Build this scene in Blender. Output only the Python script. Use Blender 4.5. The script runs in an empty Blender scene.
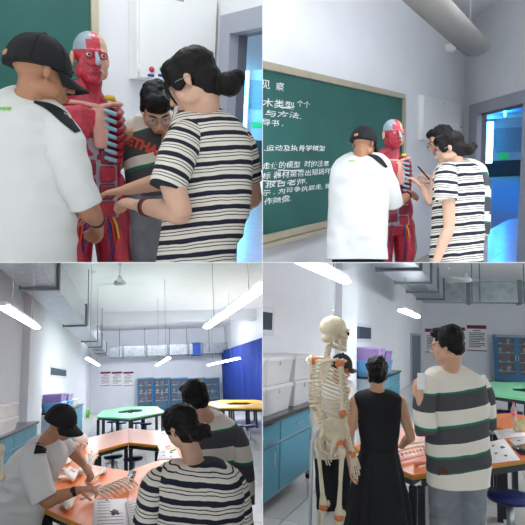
import bpy, bmesh, math, random
import numpy as np
from mathutils import Vector, Matrix, noise
from mathutils.bvhtree import BVHTree
random.seed(7)
V = Vector
# ------------------------------------------------------------------ camera, world, exposure
F = 525.0; CC = 262.5
SC = bpy.context.scene
COL = SC.collection
cam_d = bpy.data.cameras.new('camera'); cam = bpy.data.objects.new('camera', cam_d); COL.objects.link(cam)
cam.location = (0, 0, 0); cam.rotation_euler = (math.pi/2, 0, 0)
cam_d.sensor_width = 36; cam_d.lens = 36*F/525; cam_d.clip_start = .05; cam_d.clip_end = 300
SC.camera = cam
world = bpy.data.worlds.new('world'); SC.world = world; world.use_nodes = True
bgn = world.node_tree.nodes['Background']; bgn.inputs[0].default_value = (.93, .97, 1, 1); bgn.inputs[1].default_value = 1.0
SC.view_settings.view_transform = 'Standard'; SC.view_settings.look = 'None'
SC.view_settings.exposure = 0.12; SC.view_settings.gamma = 1.0; SC.view_settings.use_curve_mapping = False

# ------------------------------------------------------------------ the four rooms seen side by side
def ray(px, py): return V(((px-CC)/F, 1, -(py-CC)/F))
def P(px, py, D): return ray(px, py)*D
class Room:
    def __init__(s, q, centre, vp, h=1.6):
        s.q = q; s.h = h
        d = ray(*vp).normalized(); c = ray(*centre)
        n = c.cross(V((0, 0, 1)))
        u = n.cross(d); u.normalize()
        if u.z < 0: u = -u
        r = d.cross(u).normalized()
        R = Matrix((r, d, u)).transposed()
        s.R = R
        s.M = R.to_4x4(); s.M.translation = -(R @ V((0, 0, h)))
        s.I = s.M.inverted(); s.u = u; s.d = d; s.r = r
    def ray(s, px, py): return s.R.transposed() @ ray(px, py)
    def pt(s, px, py, D): return s.I @ P(px, py, D)
    def onz(s, px, py, z):
        k = s.ray(px, py); return V((0, 0, s.h)) + k*((z-s.h)/k.z)
    def ony(s, px, py, y):
        k = s.ray(px, py); return V((0, 0, s.h)) + k*(y/k.y)
    def onx(s, px, py, x):
        k = s.ray(px, py); return V((0, 0, s.h)) + k*(x/k.x)
    def px(s, p):
        m = s.M @ V(p); return (CC+F*m.x/m.y, CC-F*m.z/m.y, m.y)

WM = {}     # world matrices by object name
QD = {}     # quadrant (sign x, sign z) of every top-level thing

def lin(c):
    if isinstance(c, str):
        c = [int(c[i:i+2], 16)/255 for i in (0, 2, 4)]
    return tuple(x/12.92 if x <= .04045 else ((x+.055)/1.055)**2.4 for x in c[:3])
MATS = {}
def mat(name, color, rough=.6, metal=0., var=.06, scale=6., bump=0., bscale=40., emit=None, es=1., spec=.5, coat=0., alpha=None, trans=0.):
    if name in MATS: return MATS[name]
    m = bpy.data.materials.new(name); m.use_nodes = True
    nt = m.node_tree; b = nt.nodes['Principled BSDF']
    c = lin(color)
    b.inputs['Roughness'].default_value = rough; b.inputs['Metallic'].default_value = metal
    b.inputs['Specular IOR Level'].default_value = spec
    if coat: b.inputs['Coat Weight'].default_value = coat; b.inputs['Coat Roughness'].default_value = .15
    if trans: b.inputs['Transmission Weight'].default_value = trans; b.inputs['IOR'].default_value = 1.45
    tc = nt.nodes.new('ShaderNodeTexCoord')
    if var > 0:
        nz = nt.nodes.new('ShaderNodeTexNoise'); nz.inputs['Scale'].default_value = scale; nz.inputs['Detail'].default_value = 4
        nt.links.new(tc.outputs['Object'], nz.inputs['Vector'])
        rp = nt.nodes.new('ShaderNodeValToRGB')
        rp.color_ramp.elements[0].position = .3; rp.color_ramp.elements[1].position = .7
        rp.color_ramp.elements[0].color = tuple(x*(1-var) for x in c)+(1,)
        rp.color_ramp.elements[1].color = tuple(min(1, x*(1+var)) for x in c)+(1,)
        nt.links.new(nz.outputs['Fac'], rp.inputs['Fac']); nt.links.new(rp.outputs['Color'], b.inputs['Base Color'])
    else: b.inputs['Base Color'].default_value = c+(1,)
    if bump > 0:
        n2 = nt.nodes.new('ShaderNodeTexNoise'); n2.inputs['Scale'].default_value = bscale; n2.inputs['Detail'].default_value = 5
        nt.links.new(tc.outputs['Object'], n2.inputs['Vector'])
        bp = nt.nodes.new('ShaderNodeBump'); bp.inputs['Strength'].default_value = bump; bp.inputs['Distance'].default_value = .01
        nt.links.new(n2.outputs['Fac'], bp.inputs['Height']); nt.links.new(bp.outputs['Normal'], b.inputs['Normal'])
    if emit:
        b.inputs['Emission Color'].default_value = lin(emit)+(1,); b.inputs['Emission Strength'].default_value = es
    if alpha is not None: b.inputs['Alpha'].default_value = alpha
    MATS[name] = m
    return m

class MB:
    """collects polygons"""
    def __init__(s): s.v = []; s.f = []; s.sm = []
    def add(s, vs, fs, smooth=False):
        o = len(s.v); s.v += [V(p) for p in vs]
        for f in fs: s.f.append(tuple(i+o for i in f)); s.sm.append(smooth)
        return s
    def hexa(s, c, smooth=False):
        """8 corners: bottom 4 ccw, top 4 ccw"""
        return s.add(c, [(3, 2, 1, 0), (4, 5, 6, 7), (0, 1, 5, 4), (1, 2, 6, 5), (2, 3, 7, 6), (3, 0, 4, 7)], smooth)
    def box(s, a, b):
        x0, x1 = sorted((a[0], b[0])); y0, y1 = sorted((a[1], b[1])); z0, z1 = sorted((a[2], b[2]))
        return s.hexa([(x0,y0,z0),(x1,y0,z0),(x1,y1,z0),(x0,y1,z0),(x0,y0,z1),(x1,y0,z1),(x1,y1,z1),(x0,y1,z1)])
    def bbox(s, a, b, e=.01):
        """box with chamfered edges"""
        x0, x1 = sorted((a[0], b[0])); y0, y1 = sorted((a[1], b[1])); z0, z1 = sorted((a[2], b[2]))
        bm = bmesh.new(); bmesh.ops.create_cube(bm, size=1)
        for w in bm.verts: w.co = V((x0+(w.co.x+.5)*(x1-x0), y0+(w.co.y+.5)*(y1-y0), z0+(w.co.z+.5)*(z1-z0)))
        bmesh.ops.bevel(bm, geom=bm.edges[:], offset=min(e, .45*min(x1-x0, y1-y0, z1-z0)), segments=2, affect='EDGES', profile=.6)
        s.bm(bm); return s
    def bm(s, bm, smooth=False, M=None):
        bm.verts.ensure_lookup_table(); bm.verts.index_update()
        s.add([(M @ w.co) if M else w.co.copy() for w in bm.verts], [[w.index for w in f.verts] for f in bm.faces], smooth); bm.free(); return s
    def prism(s, poly, z0, z1):
        n = len(poly); vs = [(p[0], p[1], z0) for p in poly]+[(p[0], p[1], z1) for p in poly]
        return s.add(vs, [tuple(range(n-1, -1, -1)), tuple(range(n, 2*n))]+[(i, (i+1) % n, n+(i+1) % n, n+i) for i in range(n)])
    def ringloft(s, rings, smooth=True, caps=True):
        n = len(rings[0]); vs = [p for r in rings for p in r]; fs = []
        for k in range(len(rings)-1):
            for i in range(n):
                j = (i+1) % n
                fs.append((k*n+i, k*n+j, (k+1)*n+j, (k+1)*n+i))
        s.add(vs, fs, smooth)
        if caps:
            o = len(s.v)-len(vs)
            s.f.append(tuple(o+i for i in range(n-1, -1, -1))); s.sm.append(False)
            s.f.append(tuple(o+(len(rings)-1)*n+i for i in range(n))); s.sm.append(False)
        return s
    def tube(s, pts, rad, seg=10, lat=None, round_ends=True, flat=1.0, smooth=True):
        """tapered tube along a polyline; lat = lateral axis; rad = r or (r_lat, r_other) per point"""
        pts = [V(p) for p in pts]; n = len(pts)
        if not isinstance(rad, (list, tuple)): rad = [rad]*n
        rad = [(r if isinstance(r, (list, tuple)) else (r, r*flat)) for r in rad]
        tan = []
        for i in range(n):
            t = pts[min(i+1, n-1)]-pts[max(i-1, 0)]
            tan.append(t.normalized() if t.length > 1e-9 else V((0, 0, 1)))
        if round_ends:
            e0 = max(rad[0]); e1 = max(rad[-1])
            P2, R2, T2 = [], [], []
            for a in (80, 55, 28):
                q = math.radians(a); P2.append(pts[0]-tan[0]*min(rad[0])*math.sin(q)); R2.append((rad[0][0]*math.cos(q), rad[0][1]*math.cos(q))); T2.append(tan[0])
            P2 += pts; R2 += rad; T2 += tan
            for a in (28, 55, 80):
                q = math.radians(a); P2.append(pts[-1]+tan[-1]*min(rad[-1])*math.sin(q)); R2.append((rad[-1][0]*math.cos(q), rad[-1][1]*math.cos(q))); T2.append(tan[-1])
        else: P2, R2, T2 = pts, rad, tan
        a = V(lat) if lat is not None else (V((1, 0, 0)) if abs(T2[0].x) < .8 else V((0, 0, 1)))
        rings = []
        for p, r, t in zip(P2, R2, T2):
            a2 = a - t*a.dot(t)
            if a2.length < 1e-6: a2 = t.orthogonal()
            a2.normalize(); b2 = t.cross(a2)
            if lat is None: a = a2
            rings.append([p + a2*r[0]*math.cos(2*math.pi*k/seg) + b2*r[1]*math.sin(2*math.pi*k/seg) for k in range(seg)])
        return s.ringloft(rings, smooth)
    def ell(s, c, r, R=None, seg=16, rings=10):
        """ellipsoid at c, radii r, 3x3 orientation R"""
        c = V(c); vs = []; fs = []
        vs.append(V((0, 0, -r[2])))
        for i in range(1, rings):
            ph = -math.pi/2+math.pi*i/rings
            for k in range(seg):
                th = 2*math.pi*k/seg; vs.append(V((r[0]*math.cos(ph)*math.cos(th), r[1]*math.cos(ph)*math.sin(th), r[2]*math.sin(ph))))
        vs.append(V((0, 0, r[2])))
        for k in range(seg): fs.append((0, 1+(k+1) % seg, 1+k))
        for i in range(rings-2):
            for k in range(seg):
                a = 1+i*seg+k; b = 1+i*seg+(k+1) % seg; fs.append((a, b, b+seg, a+seg))
        L = len(vs)-1; o = 1+(rings-2)*seg
        for k in range(seg): fs.append((o+k, o+(k+1) % seg, L))
        if R is not None: vs = [R @ p for p in vs]
        return s.add([c+p for p in vs], fs, True)
    def cyl(s, a, b, r, seg=14, r2=None, smooth=True):
        return s.tube([a, b], [r, r if r2 is None else r2], seg=seg, round_ends=False, smooth=smooth)
    def lathe(s, c, prof, seg=20, smooth=True, R=None):
        rings = []
        for (r, z) in prof:
            ring = [V((r*math.cos(2*math.pi*k/seg), r*math.sin(2*math.pi*k/seg), z)) for k in range(seg)]
            if R is not None: ring = [R @ p for p in ring]
            rings.append([V(c)+p for p in ring])
        return s.ringloft(rings, smooth)
    def xf(s, M): s.v = [M @ p for p in s.v]; return s
    def join(s, o): return s.add(o.v, o.f) if False else s._join(o)
    def _join(s, o):
        k = len(s.v); s.v += o.v; s.f += [tuple(i+k for i in f) for f in o.f]; s.sm += o.sm; return s
    def mesh(s, name, m, M=None):
        me = bpy.data.meshes.new(name)
        me.from_pydata([(M @ p) if M else p for p in s.v], [], s.f)
        me.polygons.foreach_set('use_smooth', s.sm)
        for x in (m if isinstance(m, list) else [m]): me.materials.append(x)
        me.update(); return me

def tag(o, label=None, cat=None, group=None, kind=None):
    if label: o['label'] = label
    if cat: o['category'] = cat
    if group: o['group'] = group
    if kind: o['kind'] = kind
    return o
def link(o, parent=None, W=None, q=None):
    COL.objects.link(o)
    if parent is not None:
        o.parent = parent; WM[o.name] = WM[parent.name].copy(); QD[o.name] = QD[parent.name]
    else:
        o.matrix_world = W; WM[o.name] = W.copy(); QD[o.name] = q
    return o
def obj(name, mb, m, parent=None, room=None, q=None, label=None, cat=None, group=None, kind=None):
    """one mesh object. Coordinates of mb: room coordinates if room, else master; converted into the parent's frame"""
    S = room.M if room else Matrix.Identity(4)
    if parent is not None:
        me = mb.mesh(name, m, WM[parent.name].inverted() @ S)
        o = link(bpy.data.objects.new(name, me), parent)
    else:
        # origin at the lower middle of the thing
        a = np.array([tuple(p) for p in mb.v]); lo = a.min(0); hi = a.max(0)
        T = Matrix.Translation(((lo[0]+hi[0])/2, (lo[1]+hi[1])/2, lo[2]))
        me = mb.mesh(name, m, T.inverted())
        o = link(bpy.data.objects.new(name, me), None, S @ T, room.q if room else q)
    return tag(o, label, cat, group, kind)
def root(name, loc, room=None, q=None, rz=0., label=None, cat=None, group=None, kind=None, scale=1.):
    S = room.M if room else Matrix.Identity(4)
    W = S @ Matrix.Translation(loc) @ Matrix.Rotation(rz, 4, 'Z') @ Matrix.Scale(scale, 4)
    o = bpy.data.objects.new(name, None); o.empty_display_size = .1
    link(o, None, W, room.q if room else q)
    return tag(o, label, cat, group, kind)
def part(name, mb, m, parent, label=None, kind=None):
    """a part whose coordinates are already in the parent's own frame"""
    o = link(bpy.data.objects.new(name, mb.mesh(name, m)), parent)
    return tag(o, label, None, None, kind)
def inst(name, me, parent, loc=None, M=None):
    o = bpy.data.objects.new(name, me); link(o, parent)
    B = M if M is not None else Matrix.Translation(loc)
    o.matrix_basis = B; WM[o.name] = WM[parent.name] @ B
    return o
def kids(o): return [c for c in bpy.data.objects if c.parent == o]
def copy_tree(o, W, label=None, group=None, q=None, parent=None):
    c = o.copy(); COL.objects.link(c)
    if parent is None: c.matrix_world = W; WM[c.name] = W.copy(); QD[c.name] = q if q else QD[o.name]
    else: c.parent = parent; WM[c.name] = WM[parent.name] @ o.matrix_basis; QD[c.name] = QD[parent.name]
    if label: c['label'] = label
    if group: c['group'] = group
    for ch in kids(o): copy_tree(ch, None, parent=c)
    return c

class Wall:
    """vertical plane through plan points p0,p1 of a room; s along, z up, n towards the viewer"""
    def __init__(s, room, p0, p1):
        s.room = room; s.p0 = V((p0[0], p0[1], 0)); d = V((p1[0]-p0[0], p1[1]-p0[1], 0)); s.L = d.length; s.e = d.normalized()
        n = V((-s.e.y, s.e.x, 0))
        if n.dot(-s.p0) < 0: n = -n
        s.n = n
    def at(s, px, py, n=0.):
        k = s.room.ray(px, py); o = V((0, 0, s.room.h)); p0 = s.p0+s.n*n
        t = (p0-o).dot(s.n)/k.dot(s.n); p = o+k*t
        return ((p-s.p0).dot(s.e), p.z)
    def pt(s, a, z, n=0.): return s.p0+s.e*a+s.n*n+V((0, 0, z))
    def box(s, mb, s0, s1, z0, z1, n0, n1):
        if s0 > s1: s0, s1 = s1, s0
        if z0 > z1: z0, z1 = z1, z0
        return mb.hexa([s.pt(s0,z0,n0), s.pt(s1,z0,n0), s.pt(s1,z0,n1), s.pt(s0,z0,n1), s.pt(s0,z1,n0), s.pt(s1,z1,n0), s.pt(s1,z1,n1), s.pt(s0,z1,n1)])
    def frame(s, mb, s0, s1, z0, z1, w, n0, n1):
        if s0 > s1: s0, s1 = s1, s0
        s.box(mb, s0, s0+w, z0, z1, n0, n1); s.box(mb, s1-w, s1, z0, z1, n0, n1)
        s.box(mb, s0+w, s1-w, z0, z0+w, n0, n1); s.box(mb, s0+w, s1-w, z1-w, z1, n0, n1); return mb
    def build(s, name, m, z0, z1, th=.15, openings=(), s0=0., s1=None):
        mb = MB(); s1 = s.L if s1 is None else s1
        ops = sorted(openings); a = s0
        for (oa, ob, oz0, oz1) in ops:
            if oa > a: s.box(mb, a, oa, z0, z1, -th, 0)
            if oz0 > z0: s.box(mb, oa, ob, z0, oz0, -th, 0)
            if oz1 < z1: s.box(mb, oa, ob, oz1, z1, -th, 0)
            a = ob
        if a < s1: s.box(mb, a, s1, z0, z1, -th, 0)
        return obj(name, mb, m, room=s.room, kind='structure')

def fix_normals(mb):
    bm = bmesh.new(); vs = [bm.verts.new(p) for p in mb.v]
    for f in mb.f:
        try: bm.faces.new([vs[i] for i in f])
        except ValueError: pass
    bmesh.ops.recalc_face_normals(bm, faces=bm.faces[:])
    r = MB(); r.bm(bm, True); return r
def remesh(mb, voxel=.007, smooth=4, tri=False):
    """one continuous skin around all the closed shapes in mb"""
    mb = fix_normals(mb)
    me = mb.mesh('tmp', []); o = bpy.data.objects.new('tmp', me); COL.objects.link(o)
    m = o.modifiers.new('r', 'REMESH'); m.mode = 'VOXEL'; m.voxel_size = voxel; m.use_smooth_shade = True
    if smooth:
        k = o.modifiers.new('s', 'SMOOTH'); k.iterations = smooth; k.factor = .5
    dg = bpy.context.evaluated_depsgraph_get(); ev = o.evaluated_get(dg); e = ev.to_mesh()
    r = MB(); r.v = [v.co.copy() for v in e.vertices]; r.f = [tuple(p.vertices) for p in e.polygons]; r.sm = [True]*len(r.f)
    ev.to_mesh_clear(); bpy.data.objects.remove(o); bpy.data.meshes.remove(me)
    return r
def normals(mb):
    ns = [V((0, 0, 0)) for _ in mb.v]
    for f in mb.f:
        a = mb.v[f[0]]; n = (mb.v[f[1]]-a).cross(mb.v[f[2]]-a)
        for i in f: ns[i] += n
    return [n.normalized() if n.length > 1e-12 else n for n in ns]
def displace(mb, amp, freq, stretch=(1, 1, 1), seed=0., fn=None):
    ns = normals(mb); o = V((seed*3.7, seed*1.3, seed*2.1))
    for i, (p, n) in enumerate(zip(mb.v, ns)):
        q = V((p.x*stretch[0], p.y*stretch[1], p.z*stretch[2]))*freq+o
        a = amp if fn is None else amp*fn(p)
        mb.v[i] = p+n*(a*(noise.noise(q)+.5*noise.noise(q*2.1)))
    return mb
def folds(mb, amp, freq=11, seed=0.):
    """soft swells and sharper diagonal creases of hanging cloth"""
    ns = normals(mb); o = V((seed*3.7, seed*1.3, seed*2.1))
    for i, (p, n) in enumerate(zip(mb.v, ns)):
        a = V((p.x+.35*p.z, p.y, p.z*.55-.2*p.x))*freq+o; b = V((p.x*.55-.75*p.z, p.y*.8, p.z*.8+.5*p.x))*freq*.9+o*1.7
        r = 1-2.2*abs(noise.noise(b)); s = 1-2.2*abs(noise.noise(a*.8))
        mb.v[i] = p+n*(amp*(.7*noise.noise(a*.6)+.75*max(r, -.4)*max(0., .5+noise.noise(p*5+o))+.35*s*max(0., noise.noise(p*4-o)+.3)))
    return mb
def attr(o, name, fn):
    """per-vertex float in master space (o's world)"""
    me = o.data; W = WM[o.name]; a = me.attributes.new(name, 'FLOAT', 'POINT')
    a.data.foreach_set('value', [fn(W @ v.co) for v in me.vertices])
def text_mesh(s, size, bold=0., extrude=.0, shear=0., spacing=1.):
    cu = bpy.data.curves.new('t', 'FONT'); cu.body = s; cu.size = size; cu.offset = bold; cu.extrude = extrude; cu.shear = shear; cu.space_character = spacing
    cu.resolution_u = 3
    o = bpy.data.objects.new('t', cu); COL.objects.link(o)
    dg = bpy.context.evaluated_depsgraph_get(); ev = o.evaluated_get(dg); e = ev.to_mesh()
    r = MB(); r.v = [v.co.copy() for v in e.vertices]; r.f = [tuple(p.vertices) for p in e.polygons]; r.sm = [False]*len(r.f)
    ev.to_mesh_clear(); bpy.data.objects.remove(o); bpy.data.curves.remove(cu)
    return r

def clip_all(eps=.0012):
    def depth(o):
        n = 0
        while o.parent: o = o.parent; n += 1
        return n
    for o in sorted([o for o in bpy.data.objects if o.name in QD], key=depth, reverse=True):
        if o.type == 'EMPTY':
            if not kids(o): bpy.data.objects.remove(o)
            continue
        if o.type != 'MESH' or QD[o.name] is None: continue
        sx, sz = QD[o.name]; W = np.array(WM[o.name]); me = o.data; n = len(me.vertices)
        if n == 0: continue
        co = np.empty(n*3); me.vertices.foreach_get('co', co); w = co.reshape(-1, 3) @ W[:3, :3].T + W[:3, 3]
        for ax, sg in ((0, sx), (2, sz)):
            d = w[:, ax]*sg - eps
            if (d >= 0).all(): continue
            if (d <= 0).all():
                if not kids(o): bpy.data.objects.remove(o); o = None; break
            if me.users > 1: me = me.copy(); o.data = me
            Wi = WM[o.name].inverted(); nn = V((0, 0, 0)); nn[ax] = sg
            bm = bmesh.new(); bm.from_mesh(me)
            bmesh.ops.bisect_plane(bm, geom=bm.verts[:]+bm.edges[:]+bm.faces[:], plane_co=Wi @ (nn*eps), plane_no=(Wi.to_3x3() @ nn).normalized(), clear_inner=True, clear_outer=False)
            bm.to_mesh(me); bm.free(); me.update()
            n = len(me.vertices)
            if n == 0: break
            co = np.empty(n*3); me.vertices.foreach_get('co', co); w = co.reshape(-1, 3) @ W[:3, :3].T + W[:3, 3]
        if o is not None and len(o.data.polygons) == 0 and not kids(o): bpy.data.objects.remove(o)

TL = Room((-1, 1), (131, 131), (-150, 110))
TR = Room((1, 1), (393, 131), (638, 149))
BL = Room((-1, -1), (131, 393), (128.5, 382.5), 1.6)
BR = Room((1, -1), (393, 393), (477, 342))
# ------------------------------------------------------------------ shared materials
m_wall = mat('wall_paint', 'eff0f2', .75, var=.02, scale=2, bump=.03, bscale=120)
m_ceil = mat('ceiling_paint', 'eceef1', .8, var=.02, scale=2)
m_white = mat('white_lacquer', 'f9faf8', .3, var=.01, spec=.5)
m_doorframe = mat('door_frame_grey', 'a9adb8', .45, var=.03)
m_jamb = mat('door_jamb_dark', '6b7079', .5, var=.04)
m_board = mat('chalkboard_green', '24625a', .55, var=.12, scale=2.2)
m_alu = mat('board_frame_alu', 'c9bfa6', .35, metal=.4, var=.04)
m_chalk = mat('chalk_white', 'f4f6f2', .9, var=.08, scale=60)
m_steel = mat('steel', 'b9bcc0', .3, metal=.9, var=.03)
m_black = mat('black_plastic', '101114', .5, var=.05)
m_corwall = mat('corridor_wall', 'c9d8e6', .6, var=.03)
m_corlow = mat('corridor_wainscot', '2e4652', .5, var=.1)
m_led = mat('led_blue', '58c8ff', .5, var=0, emit='48c4ff', es=28)
m_led2 = mat('led_blue_soft', '2f9cff', .5, var=0, emit='1f86ff', es=48)
m_tile = mat('floor_tile', 'd6d6d2', .22, var=.05, scale=3, spec=.5)
m_grout = mat('floor_grout', '8f908d', .8, var=.08)
m_skirt = mat('skirting_tile', 'bdb9ae', .35, var=.06)
m_red = mat('red_button', 'd0243a', .3, var=0, coat=.5)
m_green = mat('green_button', '19a552', .3, var=0, coat=.5)
m_bluelab = mat('blue_label', '38409a', .5, var=0)
m_greylamp = mat('lamp_housing_grey', '8d8a85', .5, var=.05)

# ------------------------------------------------------------------ partitions between the four rooms (edge-on to the camera)
mb = MB().box((-14, 1.4, -.001), (14, 62, .001)); obj('wall_between_storeys', mb, m_wall, q=None, kind='structure')
mb = MB().box((-.001, 1.4, -16), (.001, 62, -.0012)).box((-.001, 1.4, .0012), (.001, 62, 16)); obj('wall_between_rooms', mb, m_wall, q=None, kind='structure')

def tiles(room, fl, x0, x1, y0, y1, tx, ty, z=0., gap=.006):
    """separate floor tiles, children of the floor"""
    bm = MB().box((gap/2, gap/2, 0), (tx-gap/2, ty-gap/2, .008)); me = bm.mesh('tile', m_tile)
    Wi = WM[fl.name].inverted() @ room.M; n = 0
    y = y0
    while y < y1:
        x = x0
        while x < x1:
            a = room.px((x+tx/2, y+ty/2, z)); 
            if -60 < a[0] < 585 and a[1] < 580 and a[2] > .5 and n < 300:
                inst('tile', me, fl, M=Wi @ Matrix.Translation((x, y, z))); n += 1
            x += tx
        y += ty

def electrical_box(wall, s0, s1, z0, z1, label, lock_side=1, dp=.13):
    r = root('electrical_cabinet', wall.pt((s0+s1)/2, z0, .08), wall.room, label=label, cat='electrical box')
    b = MB(); wall.box(b, s0, s1, z0, z1, .002, dp); obj('body', b, m_white, r, wall.room)
    b = MB(); wall.box(b, min(s0, s1)+.012, max(s0, s1)-.012, z0+.012, z1-.012, dp, dp+.02); d = obj('door', b, m_white, r, wall.room)
    w = abs(s1-s0)
    sl = (max(s0, s1)-.05) if lock_side > 0 else (min(s0, s1)+.05)
    c = wall.pt(sl, z0+(z1-z0)*.38, dp+.02)
    obj('lock', MB().cyl(c, c+wall.n*.014, .018), m_steel, d, wall.room)
    obj('lock_core', MB().cyl(c+wall.n*.014, c+wall.n*.017, .009), m_black, d, wall.room)
    for k in (.1, .9):
        c0 = wall.pt(min(s0, s1)+.01, z0+(z1-z0)*k-.03, dp+.022); obj('hinge', MB().cyl(c0, c0+V((0, 0, .06)), .008), m_white, r, wall.room)
    sm = (s0+s1)/2
    b = MB(); wall.box(b, sm-.03, sm+.03, z1-.07, z1-.05, dp+.02, dp+.023); obj('name_plate', b, m_steel, d, wall.room)
    return r, d

# ================================================================== ROOM 1 (upper left): blackboard, wall cabinet, door
R = TL
YB = 3.76; XR = 2.27
wb = Wall(R, (-1.6, YB), (XR, YB)); wr = Wall(R, (XR, YB), (XR, .3))
wb.build('wall_back', m_wall, 0, 3.7)
sdo, zdo = wr.at(222, 60); stop, ztop = wr.at(222, 17); sdi, _ = wr.at(232, 60)
ztop = 2.25 if ztop < 1.9 or ztop > 3.4 else ztop
fw = sdi-sdo
wr.build('wall_right', m_wall, 0, 3.7, th=.13, openings=[(sdo+fw*.6, sdo+fw*.6+1.35, 0, ztop-fw*.6)])
b = MB(); e0, e1 = sdo, sdo+1.35+fw*1.2
wr.box(b, e0, e0+fw, 0, ztop, -.05, .03); wr.box(b, e1-fw, e1, 0, ztop, -.05, .03); wr.box(b, e0+fw, e1-fw, ztop-fw, ztop, -.05, .03)
dr = obj('door_1', b, m_doorframe, room=R, kind='structure', label='grey door frame beside the wall cabinet')
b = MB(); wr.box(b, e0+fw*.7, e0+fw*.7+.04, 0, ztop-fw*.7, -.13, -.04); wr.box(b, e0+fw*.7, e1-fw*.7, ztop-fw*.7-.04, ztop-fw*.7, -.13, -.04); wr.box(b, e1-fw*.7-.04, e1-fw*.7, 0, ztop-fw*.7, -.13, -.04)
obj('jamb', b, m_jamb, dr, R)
fl = obj('floor', MB().box((-2, .2, -.05), (9, YB+26, -.008)), m_grout, room=R, kind='structure')
tiles(R, fl, .6, 8, 1.2, 9.6, .6, .6, -.008)
# chalkboard
s1, _ = wb.at(97, 110); zb = wb.at(75, 216)[1]
r = root('chalkboard', wb.pt(s1-1, zb, 0), R, label='green chalkboard behind the man in cap and the muscle figure, close view', cat='chalkboard')
b = MB(); wb.box(b, s1-3, s1, zb, 3.2, 0, .025); obj('writing_surface', b, m_board, r, R)
b = MB(); wb.box(b, s1-.045, s1+.005, zb, 3.25, .0, .045); obj('side_frame', b, m_alu, r, R)
b = MB(); wb.box(b, s1-3, s1, zb-.03, zb+.02, 0, .05); obj('bottom_frame', b, m_alu, r, R)
# electrical cabinet
sa, za = wb.at(129, 79); sb, _ = wb.at(206, 60)
r, d = electrical_box(wb, sa, sb, za, za+.62, 'large white wall cabinet with red and green buttons above the bowed head')
for k, (px, m) in enumerate(((151.5, m_red), (162, m_green))):
    s, z = wb.at(px, 69.5, .15); c = wb.pt(s, z, .15)
    q = obj('push_button', MB().lathe(c, [(.019, 0), (.019, .008), (.013, .009), (.013, .022), (.009, .026)], R=wb.n.to_track_quat('Z', 'Y').to_matrix()), m, r, R)
    s, z = wb.at(px-.7, 75.5, .15); b = MB(); wb.box(b, s-.025, s+.025, z-.009, z+.009, .15, .152); obj('button_label', b, m_bluelab, r, R)
# corridor
def corridor(R, pl, pr, D, zc, strips, low, name, lab):
    a = R.pt(*pl, D); c = R.pt(*pr, D)
    w = Wall(R, (a.x, a.y), (c.x, c.y))
    w.build('wall_corridor', m_corwall, 0, zc+.2)
    b = MB(); w.box(b, 0, w.L, 0, low, 0, .03); obj('trim_wainscot', b, m_corlow, room=R, kind='structure')
    for (x0, x1, y0, y1, n, m) in strips:
        s0, z1 = w.at(x0, y0, n); s1, _ = w.at(x1, y0, n); z0 = w.at((x0+x1)/2, y1, n)[1]
        r = root('light_column', w.pt((s0+s1)/2, max(z0, .05), n), R, label=lab, cat='light strip')
        b = MB(); w.box(b, s0, s1, max(z0, .05), z1, n, n+.1); obj('diffuser', b, m, r, R)
        b = MB(); w.box(b, s0-.04, s1+.04, max(z0, .05)-.04, z1+.04, n-.06, n); obj('housing', b, m_steel, r, R)
    return w
w = corridor(R, (225, 110), (330, 110), 24, 4.6, [(243.5, 249.5, 64, 138, .3, m_led)], 1.35, 'a', 'tall cyan light column seen through the door beside the striped-shirt woman')
# corridor ceiling and a run of blue light along it
b = MB().box((XR+.3, .2, 3.9), (12, YB+26, 4.0)); obj('ceiling_corridor', b, m_corwall, room=R, kind='structure')
def led_run(R, p0, p1, lab, wd=.1):
    r = root('light_strip', p0, R, label=lab, cat='light strip')
    obj('diffuser', MB().tube([p0, p1], wd/2, seg=8), m_led2, r, R)
    up = V((0, 0, wd)); obj('mounting_rail', MB().tube([V(p0)+up*.6, V(p1)+up*.6], wd*.4, seg=6), m_steel, r, R)
led_run(R, V((XR+1.2, .5, 3.4)), V((XR+1.2, 8, 3.4)), 'blue ceiling light strip over the corridor beyond the close-up door')
s, z = w.at(257.5, 125); b = MB(); w.box(b, s-.25, s+.25, z-.12, z+.12, .03, .08); obj('exit_sign', b, mat('sign_green', '2fb36a', .5, var=0, emit='35d07a', es=.25), room=R, label='small green sign low on the corridor wall', cat='sign')
s, z = w.at(255.5, 92); b = MB(); w.box(b, s-.3, s+.3, z-.75, z+.5, .004, .06); obj('notice_board', b, mat('notice_grey', '8fa6b8', .5, var=.1), room=R, label='grey notice panel on the corridor wall beside the cyan column', cat='notice')

# ================================================================== ROOM 2 (upper right): the chalkboard corner
R = TR
XW = -2.56; YC = 9.95; ZC = 3.85
wb = Wall(R, (XW, 1.2), (XW, YC)); e2 = R.R.transposed() @ ray(255, 149); e2.z = 0; e2.normalize()
wr = Wall(R, (XW, YC), (XW-e2.x*9, YC-e2.y*9))
wb.build('wall_left', m_wall, 0, ZC)
so, _ = wr.at(470, 150); si, _ = wr.at(478, 150); _, zt = wr.at(470, 105.5); sr, _ = wr.at(527, 150)
fw = (si-so)
wr.build('wall_right', m_wall, 0, ZC, th=.13, openings=[(so+fw*.5, sr, 0, zt-.08)])
b = MB(); wr.box(b, so, si, 0, zt, -.05, .03); wr.box(b, sr-.1, sr+fw, 0, zt, -.05, .03); wr.box(b, si, sr-.1, zt-.17, zt, -.05, .03)
dr = obj('door_2', b, m_doorframe, room=R, kind='structure', label='grey door frame opening on the blue corridor')
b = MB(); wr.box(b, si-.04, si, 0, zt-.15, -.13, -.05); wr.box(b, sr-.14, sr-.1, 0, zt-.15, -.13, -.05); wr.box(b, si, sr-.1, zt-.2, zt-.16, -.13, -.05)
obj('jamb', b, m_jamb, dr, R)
for pyh in (178, 208):
    s, z = wr.at(483, pyh); b = MB(); wr.box(b, si-.005, si+.012, z-.07, z+.07, -.12, -.05); obj('hinge', b, m_black, dr, R)
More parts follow.
